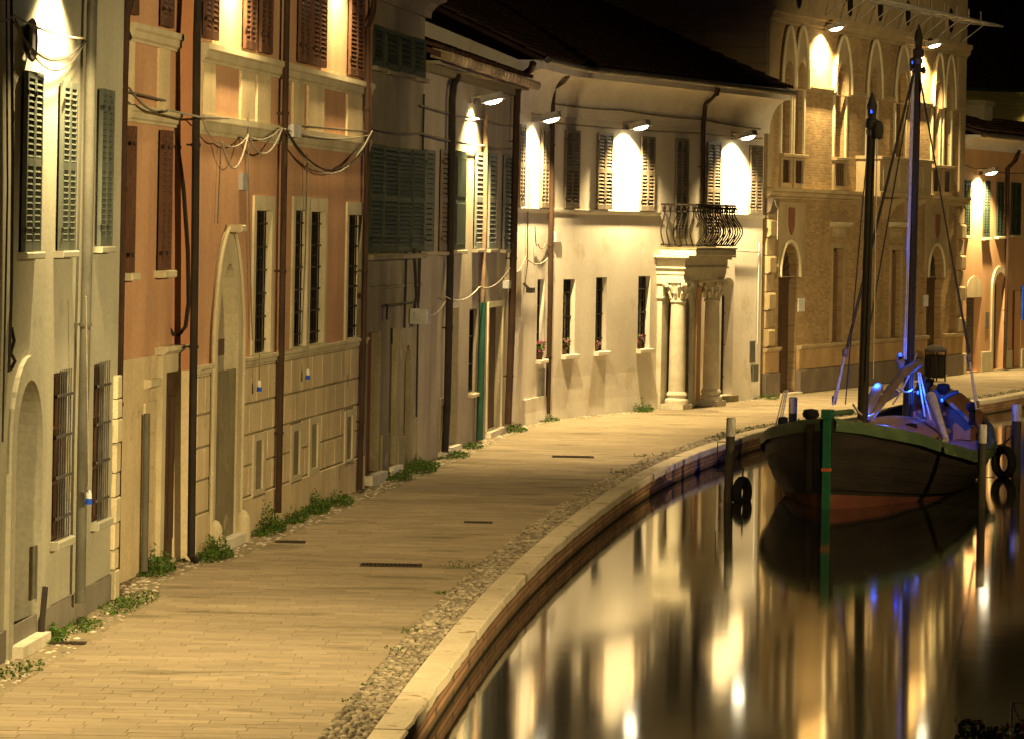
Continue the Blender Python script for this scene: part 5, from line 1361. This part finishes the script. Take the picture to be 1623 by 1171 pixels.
# booms and spars stowed on deck
def spar(pts, r, mat='spar', nm='spar', par=None): return bpart(MB().tube(pts, r, 10), nm, mat, par, True)
sp1 = spar([bx(1352, 690, 2.6), bx(1392, 614, 4.6)], 0.10)
sp2 = spar([bx(1373, 668, 3.6), bx(1430, 592, 6.8), bx(1456, 576, 8.0)], 0.085)
sp3 = spar([bx(1366, 655, 4.0), bx(1420, 622, 7.0)], 0.06)
post = spar([bx(1463, 640, 9.0), bx(1463, 606, 9.0)], 0.13, 'hull', 'bitt_post')
spar([bx(1475, 628, 6.8), bx(1499, 697, 5.6)], [0.11, 0.06], 'rope', 'furled_fender')
def bitt(px, py, x, s_=1.0):
    p = bx(px, py, x); m = MB().lathe([(0.07*s_, -0.3), (0.06*s_, -0.05), (0.11*s_, 0.0), (0.12*s_, 0.05), (0.10*s_, 0.12), (0.02, 0.14)], 0, 0, 12)
    return m.build('bitt', M_['rubber'], BMx @ T(*p), boat, True)
for a in ((1285, 660, 1.7, 1.25), (1241, 672, 3.0, 0.8), (1444, 682, 5.2, 1.0), (1541, 648, 8.6, 1.0), (1495, 618, 9.3, 1.15), (1472, 610, 10.4, 0.8)): bitt(*a)
# cleat tree at the helm
p = bx(1491, 660, 8.8); q = bx(1492, 634, 8.8)
bpart(MB().tube([p, q, bx(1480, 618, 8.8)], 0.05, 8).tube([q, bx(1505, 625, 8.8), bx(1519, 620, 8.8)], 0.045, 8), 'boom_crutch', 'hull', smooth=True)
# standing and running rigging
def rope(a, b, r=0.014, mat='rope_dark', sag=0.0, nm='rope', par=None):
    pts = []
    for k in range(9 if sag else 2):
        t = k/(8 if sag else 1); v = a.lerp(b, t); v.z -= sag*4*t*(1-t); pts.append(v)
    return bpart(MB().tube(pts, r, 6), nm, mat, par, True)
mtop = bx(1453, 92, 8.1); ftop = bx(1379, 190, 3.1)
pe, se = bx(1322, 632, 5.2), bx(1549, 640, 6.9)
for t_, e_, k in ((mtop, pe, 0), (mtop, se, 1)):
    a = e_.lerp(t_, 0.13); rope(t_, a, 0.016); rope(t_ + Vector((0, 0, -0.1)), a + Vector((0.18, 0, 0)), 0.012)
    for dd in (-0.06, 0.06): rope(a, e_ + Vector((dd*2, 0, -0.1)), 0.02, 'rope')
    block(a, boat, 0.09, 'spar'); block(e_, boat, 0.07, 'spar')
rope(mtop, bx(1371, 560, 3.2), 0.014); rope(bx(1447, 110, 8.0), bx(1433, 570, 7.7), 0.022, 'rope', nm='halyard')
rope(bx(1449, 115, 7.9), bx(1436, 570, 7.6), 0.012, 'rope', nm='halyard')
for dx in (0, 3, 6): rope(bx(1450+dx, 150, 7.95), bx(1441+dx, 640, 7.8), 0.012, 'rope_dark', nm='halyard')
rope(bx(1390, 220, 3.0), bx(1384, 600, 2.9), 0.012, 'rope', nm='halyard'); rope(ftop, bx(1340, 640, 4.2), 0.012)
rope(bx(1453, 560, 8.0), bx(1415, 640, 6.5), 0.016, 'rope', 0.1); rope(bx(1455, 590, 8.0), bx(1466, 660, 7.6), 0.018, 'rope'); rope(bx(1458, 590, 8.0), bx(1475, 665, 7.6), 0.018, 'rope')
rope(bx(1352, 640, 2.6), bx(1385, 655, 3.6), 0.02, 'rope', 0.12); rope(bx(1415, 605, 6.2), bx(1448, 615, 7.9), 0.016, 'rope', 0.12)
coil = MB()
for k in range(4):
    c = bx(1440, 692, 4.9); coil.tube([(c.x + (0.3-.03*k)*math.cos(t/9*math.pi), c.y + (0.22-.03*k)*math.sin(t/9*math.pi), c.z+0.02*k) for t in range(19)], 0.018, 6, False)
bpart(coil, 'rope_coil', 'rope', smooth=True)
# fore shroud bundle on the quay side
for dx in (0, 5, 9): rope(bx(1226+dx, 688, 2.9), bx(1243+dx*.6, 618, 3.4), 0.012, 'rope')
# blue deck lights: small lamps, each with its own light
BLUE = (0.01, 0.08, 1.0)
def blue_light(p, power, r=0.06, sx_=1.0, aim=None):
    o = MB().lathe([(r, -0.02), (r*1.1, 0.0), (r*0.8, 0.03), (r*.2, 0.04)], 0, 0, 12).build('deck_light', M_['blue_led'], BMx @ T(*p) @ Matrix.Rotation(R(-30), 4, 'Y'), boat, True)
    MB().lathe([(r*0.6, -0.09), (r*1.2, -0.06), (r*1.25, -0.021)], 0, 0, 12).build('lamp_cup', M_['rubber'], BMx @ T(*p) @ Matrix.Rotation(R(-30), 4, 'Y'), o, True)
    l = bpy.data.lights.new('deck_light_glow', 'POINT'); l.energy = power; l.color = BLUE; l.shadow_soft_size = 0.05
    link(bpy.data.objects.new('deck_light_glow', l), BMx @ T(p.x-0.12, p.y, p.z+0.10), o).visible_glossy = False
blue_light(bx(1391, 615, 4.55), 80, 0.085); blue_light(bx(1374, 662, 3.4), 90, 0.03); blue_light(bx(1427, 563, 7.45), 20, 0.03)
blue_light(bx(1493, 634, 8.6), 100, 0.022); blue_light(bx(1455, 622, 7.7), 90, 0.02); blue_light(bx(1381, 178, 2.9), 1, 0.015)
blue_light(bx(1404, 682, 4.2), 60, 0.012); blue_light(bx(1446, 100, 7.75), 0.5, 0.008)
l = bpy.data.lights.new('mast_uplight', 'SPOT'); l.energy = 4000; l.color = BLUE; l.spot_size = R(8); l.spot_blend = 0.3; l.shadow_soft_size = 0.02
pa, pb_ = bx(1433, 570, 7.7), bx(1447, 110, 8.0)
src_ = pa + Vector((-0.35, 0.12, -0.3)); dq = (pa.lerp(pb_, 0.7) - src_).normalized(); Qm = dq.to_track_quat('-Z', 'Y').to_matrix().to_4x4()
mu = link(bpy.data.objects.new('mast_uplight', l), BMx @ Matrix.Translation(src_) @ Qm, boat); mu.visible_glossy = False

# ================================================================== mooring piles, tyres, ropes
def pile(px, yt, yw, r, label, white=0.32, mat='pile', cap='pile_white', fl=1):
    b = gp(px, yw, WATER); t = (CAMZ - WATER)
    sc_ = FPX/b.y; h = (yw-yt)/sc_
    M = T(b.x, b.y, WATER); o = empty('mooring_pile', M, label, 'pile', 'mooring piles')
    rr = random.Random(int(px)); lean = rr.uniform(-.01, .02)
    pts = [(lean*z, 0, z) for z in (-1.5, 0.0, h*0.4, h-white)]
    MB().tube(pts, [r*1.05, r*1.03, r*0.97, r], 12).build('shaft', M_[mat], M, o, True)
    MB().tube([(lean*(h-white), 0, h-white), (lean*h, 0, h-0.02), (lean*h, 0, h)], [r*1.02, r*1.02, r*0.85], 12).build('painted_top', M_[cap], M, o, True)
    MB().tube([(fl*(-r-0.12), -0.05, h-white-0.1), (fl*(-r-0.13), -0.05, h*0.35)], 0.008, 6).tube([(-fl*r*.8, -0.02, h-white-0.1), (fl*(-r-0.13), -0.05, h-white-0.1)], 0.008, 6).tube([(-fl*r*.8, -0.02, h*.36), (fl*(-r-0.13), -0.05, h*0.36)], 0.008, 6).build('iron_staple', M_['iron'], M, o, True)
    return b, h, r
P1 = pile(1154, 661, 794, 0.078, 'mooring pile with weathered white top standing off the curving quay')
P2 = pile(1555, 672, 803, 0.075, 'mooring pile with pale top just beside the boat hull', fl=-1)
P3 = pile(1610, 640, 757, 0.09, 'far mooring pile beyond the boat stern carrying a tyre')
P4 = pile(1255, 629, 735, 0.085, 'mooring pile with white top between boat bow and quay')
def tyre(c, label, rot, R1=0.27, r=0.095):
    m = MB(); n, k_ = 24, 10
    for i in range(n):
        t = 2*math.pi*i/n
        for j in range(k_):
            q = 2*math.pi*j/k_; rr = R1 + r*0.9*math.cos(q); m.v.append((rr*math.cos(t), r*1.15*math.sin(q), rr*math.sin(t)))
    for i in range(n):
        for j in range(k_): m.f.append((i*k_+j, ((i+1) % n)*k_+j, ((i+1) % n)*k_+(j+1) % k_, i*k_+(j+1) % k_))
    M = Matrix.Translation(c) @ Matrix.Rotation(rot, 4, 'Z'); o = empty('tyre', M, label, 'tyre', 'tyres hung as fenders')
    m.build('casing', M_['rubber'], M, o, True)
    MB().tube([(0, 0, R1*0.6), (0.02, 0, R1+0.2)], 0.015, 6).build('hanger_rope', M_['rope_dark'], M, o)
b, h, r = P1; tyre(Vector((b.x+0.24, b.y+0.02, WATER+0.15)), 'black tyre hung on the pile off the curving quay', R(62), 0.22, 0.075)
b, h, r = P3; tyre(Vector((b.x-0.24, b.y-0.02, WATER+0.30)), 'black tyre hung on the far pile beyond the boat', R(-58), 0.25, 0.085)
hb = BMx @ bx(1545, 668, 8.4); e3 = Vector((P3[0].x-0.05, P3[0].y, WATER+P3[1]*0.62))
pts = []
for k in range(13):
    t = k/12; v = hb.lerp(e3, t); v.z -= 0.35*4*t*(1-t); pts.append(v)
tag(MB().tube(pts, 0.02, 6).build('mooring_hose', M_['cable_black'], I4, None, True), 'black hose sagging from the boat to the far pile', 'hose')

# ================================================================== litter bin, drains, weeds
b = gp(1482, 604); M = T(b.x, b.y, 0) @ Matrix.Rotation(R(30), 4, 'Z')
o = empty('litter_bin', M, 'dark metal litter bin with rounded hood before the brick palazzo', 'litter bin')
MB().lathe([(0.27, 0.10), (0.28, 0.14), (0.28, 0.74), (0.27, 0.76)], 0, 0, 20).build('bin_body', M_['bin'], M, o, True)
for k in range(8):
    t = 2*math.pi*k/8
    MB().cham(-0.09, 0.09, -0.30, -0.27, 0.12, 0.72, 0.008).build('bin_panel', M_['bin'], M @ Matrix.Rotation(t, 4, 'Z'), o)
for k in range(4):
    t = 2*math.pi*(k+.5)/4; MB().tube([(0.29*math.cos(t), 0.29*math.sin(t), 0), (0.29*math.cos(t), 0.29*math.sin(t), 0.88)], 0.025, 6).build('leg', M_['bin'], M, o)
MB().lathe([(0.33, 0.84), (0.33, 0.88), (0.30, 0.93), (0.22, 1.0), (0.1, 1.04), (0.01, 1.05)], 0, 0, 20).build('hood', M_['bin_lid'], M, o, True)
def drain(px0, px1, py, label, dep=0.34, bars=14):
    a, b = gp(px0, py), gp(px1, py); L_ = (b-a).length; M = T((a.x+b.x)/2, (a.y+b.y)/2, 0.010)
    o = empty('drain_grate', M, label, 'drain', 'drains set in the paving')
    m = MB().box(-L_/2, L_/2, -dep/2, -dep/2+0.03, -0.01, 0.006).box(-L_/2, L_/2, dep/2-0.03, dep/2, -0.01, 0.006).box(-L_/2, -L_/2+0.03, -dep/2+.03, dep/2-.03, -0.01, 0.006).box(L_/2-0.03, L_/2, -dep/2+.03, dep/2-.03, -0.01, 0.006)
    m.build('grate_frame', M_['grate'], M, o); MB().quad((-L_/2, -dep/2, -0.004), (L_/2, -dep/2, -0.004), (L_/2, dep/2, -0.004), (-L_/2, dep/2, -0.004)).build('pit', M_['dark'], M, o)
    bm = MB().box(-0.012, 0.012, -dep/2+0.03, dep/2-0.03, -0.003, 0.005).mesh('bar', M_['grate'])
    for k in range(bars): inst(bm, 'bar', M @ T(-L_/2+0.03+(L_-0.06)*(k+0.5)/bars, 0, 0), o)
drain(572, 668, 896, 'long slotted iron drain in the middle of the paving'); drain(437, 484, 859, 'short iron drain near the weeds below the tall orange house', 0.25, 8)
drain(876, 940, 724, 'narrow iron drain before the low taupe house', 0.4, 12); drain(736, 780, 828, 'thin iron drain midway across the paving', 0.2, 8)
drain(50, 136, 1019, 'rusty scraper grate before the grey house door', 0.16, 12)
def weed(px, py, r, h, n, label, seed, mat='weed', flat=0.6):
    n = int(n*3.2); h *= 1.1; r *= 1.15
    c = gp(px, py); M = T(c.x, c.y, 0); rr = random.Random(seed); o = empty('weed_clump', M, label, 'weeds', 'weeds along the house fronts')
    m = MB(); stems = MB()
    for k in range(n):
        t = rr.uniform(0, 6.28); u = rr.random()**0.6; z = h*rr.random()**1.2*(1-u*u*0.8)*(0.55+0.45*math.sin(t*3+seed)*math.cos(u*5+seed*2)) + 0.01
        cpt = Vector((u*r*math.cos(t)*0.62 + 0.06, u*r*math.sin(t)*2.2, z))
        d = Vector((rr.uniform(-1, 1), rr.uniform(-1, 1), rr.uniform(-.2, 0.9))).normalized(); s_ = Vector((rr.uniform(-1, 1), rr.uniform(-1, 1), rr.uniform(-.5, .5)))
        s_ = (s_ - d*s_.dot(d)).normalized(); l_ = rr.uniform(0.02, 0.055); w_ = l_*rr.uniform(0.14, 0.42)
        m.quad(cpt - d*l_*.5, cpt + s_*w_, cpt + d*l_*.6, cpt - s_*w_)
        if k % 25 == 0: stems.tube([(cpt.x*0.5, cpt.y*.8, 0), tuple(cpt)], 0.004, 4)
    tag(m.build('foliage', M_[mat], M, o), kind='stuff'); tag(stems.build('stems', M_[mat], M, o), kind='stuff')
    return o
for i, a in enumerate((
    (412,840,0.42,0.42,650,'bushy weeds beside the portal guard stone of the tall orange house'), (485,808,0.45,0.40,650,'tall bushy weeds at the mid downpipe of the tall orange house'),
    (452,822,0.40,0.22,380,'low weeds filling the gap between two bushy clumps'), (525,797,0.4,0.2,300,'low weeds under the rusticated base near its far corner'),
    (332,882,0.34,0.34,420,'weeds between downpipe and guard stone of the portal'), (238,905,0.34,0.34,420,'weeds at the foot of the thin gas pipe'),
    (274,884,0.25,0.30,180,'small leafy weed against the cream flank wall'), (180,962,0.34,0.05,85,'flat weeds in the gutter beside the grey house downpipe'),
    (122,992,0.28,0.07,85,'flat weeds in the pebbles before the grey house'), (72,1012,0.24,0.16,160,'weeds climbing at the thin pipe by the arched doorway'),
    (22,1062,0.3,0.05,50,'flat weeds in the pebbles at the edge of the doorway'), (208,950,0.36,0.04,70,'sparse weeds at the corner of the grey house gutter'),
    (622,757,0.4,0.14,220,'weeds before the step of the grimy house'), (655,745,0.5,0.28,420,'grassy weeds before the arched doorway of the grimy house'),
    (668,738,0.4,0.12,180,'low weeds at the corner of grimy and taupe houses'), (713,722,0.45,0.12,200,'weeds at the dark downpipe of the taupe house'),
    (740,708,0.4,0.12,160,'sparse weeds under the window of the taupe house'), (810,682,0.42,0.22,220,'weeds at the corner where the white house begins'),
    (862,666,0.4,0.2,160,'weeds at the bend of the white house'), (1012,650,0.42,0.3,420,'weeds at the wall beside the portico'),
    (1098,640,0.4,0.26,220,'weeds between the portico columns'), (1210,630,0.5,0.2,160,'weeds where the white house meets the palazzo'))):
    weed(*a[:5], a[5], 100+i)
# moss and grass in the joints of the cobbles
gm = MB(); rg_ = random.Random(8)
for px, py, n, rad in ((655,1000,36,.14), (628,1030,40,.12), (610,1062,30,.1), (735,895,40,.25), (590,1085,24,.1), (700,940,20,.12), (560,1110,20,.1), (985,748,60,.25), (1020,722,40,.3), (910,805,30,.2)):
    c = gp(px, py)
    for k in range(n):
        q = c + Vector((rg_.gauss(0, rad*.5), rg_.gauss(0, rad), 0)); hgt = rg_.uniform(0.01, 0.03); t = rg_.uniform(0, 3.14)
        dx, dy = 0.012*math.cos(t), 0.012*math.sin(t)
        gm.quad((q.x-dx, q.y-dy, 0), (q.x+dx, q.y+dy, 0), (q.x+dx*.3+rg_.uniform(-.02, .02), q.y+dy*.3, hgt), (q.x-dx*.3, q.y-dy*.3, hgt))
for dd in range(0, 900):
    d_ = 50 + 50*rg_.random(); o_, i_ = along(MID, d_), along(INN, d_)
    if o_.y < 72: continue
    q = o_.lerp(i_, rg_.random()); hgt = rg_.uniform(0.02, 0.05); t = rg_.uniform(0, 3.14); dx, dy = 0.03*math.cos(t), 0.03*math.sin(t)
    gm.quad((q.x-dx, q.y-dy, 0), (q.x+dx, q.y+dy, 0), (q.x+dx*.3, q.y+dy*.3, hgt), (q.x-dx*.3, q.y-dy*.3, hgt))
tag(gm.build('joint_grass', M_['grass']), 'tufts of moss and grass growing between the cobbles', 'grass', None, 'stuff')

# ================================================================== near bank with planter and added unseen fill lamps on the camera side
bank = [(3.25, 8, ), (3.25, 26.9), (4.6, 27.3), (8.0, 34), (16, 60), (30, 110), (120, 110), (120, -40), (3.25, -40)]
tag(MB().prism([(0, 0)], 0, 0).build('x', None) if False else (lambda m: m.build('opposite_quay', M_['mortar']))((lambda m: (m.v.extend([(x, y, 0.0) for x, y in bank] + [(x, y, -1.5) for x, y in bank]), m.f.extend([tuple(range(len(bank)))] + [(i, (i+1) % len(bank), len(bank)+(i+1) % len(bank), len(bank)+i) for i in range(len(bank))]), m)[2])(MB())), 'bare edge of the opposite canal bank', None, None, 'structure')
c = Vector((3.86, 26.55, 0.0)); M = T(*c); rr = random.Random(77)
o = empty('flower_planter', M, 'planter of dark magenta petunias at the lower corner', 'planter')
MB().cham(-0.45, 0.45, -0.14, 0.14, 0.0, 0.40, 0.02).build('trough', M_['terracotta'], M, o)
for nm, mt, cnt, s_ in (('foliage', 'weed', 500, 0.035), ('blossom', 'petal', 150, 0.034)):
    m = MB()
    for k in range(cnt):
        p = Vector((rr.uniform(-.46, .46), rr.gauss(0, .09), 0.36+rr.random()*0.26 + (0.02 if nm == 'blossom' else 0)))
        p.z += 0.03*math.sin(p.x*11); axn = Vector((rr.uniform(-1, 1), rr.uniform(-1, .3), rr.uniform(-.2, 1))).normalized(); b1 = axn.orthogonal().normalized()*s_; b2 = axn.cross(b1)
        m.quad(p-b1, p-b2*.8, p+b1, p+b2*.8)
    m.build(nm, M_[mt], M, o)
M = T(4.04, 27.1, 0.0); o = empty('menu_stand', M, 'small white framed stand behind the magenta petunias', 'stand')
m = MB()
for x in (-0.16, 0.16):
    m.box(x-0.008, x+0.008, -0.008, 0.008, 0.0, 0.72)
m.box(-0.152, 0.152, -0.008, 0.008, 0.705, 0.72).box(-0.152, 0.152, -0.008, 0.008, 0.1, 0.115)
m.build('frame', M_['plastic_white'], M, o); MB().tube([(-0.15, 0.0, 0.70), (0.1, 0.02, 0.12)], 0.007, 6).build('brace', M_['plastic_white'], M, o)
def fill_lamp(x, y, z0, label, power, aim, h=6.0):  # unseen lamp added to fill the house fronts with light
    M = T(x, y, z0); o = empty('fill_lamp', M, label, 'fill lamp', 'added fill lamps on the camera side')
    MB().lathe([(0.13, 0), (0.12, 0.4), (0.06, 0.5), (0.05, h)], 0, 0, 12).build('post', M_['iron'], M, o, True)
    d = (Vector(aim) - Vector((x, y, z0+h))).normalized(); Q = d.to_track_quat('-Z', 'Y').to_matrix().to_4x4()
    Mh = T(x, y, z0+h+0.12) @ Q
    MB().lathe([(0.08, 0.2), (0.2, 0.05), (0.22, 0.0), (0.22, -0.04)], 0, 0, 14).build('head', M_['iron'], Mh, o, True)
    MB().lathe([(0.19, -0.041), (0.1, -0.07), (0.01, -0.08)], 0, 0, 14).build('lens', M_['lens'], Mh, o, True)
    spot('lamp_light', Mh @ T(0, 0, -0.12), o, LAMPW*power, 58, 0.6, 0.12)
fill_lamp(10.0, 24, 0.0, 'added fill lamp on the opposite bank, unseen, nearest the camera', 9.0, (-3.5, 48, -2.8), 6.6)
fill_lamp(15.2, 52, 0.0, 'added fill lamp on the opposite bank, unseen, level with the boat', 2.3, (0.8, 70, 1.2), 6.6)
fill_lamp(21.5, 75, 0.0, 'added fill lamp on the opposite bank, unseen, facing the palazzo', 5.2, (10.5, 100, 1.2), 6.6)
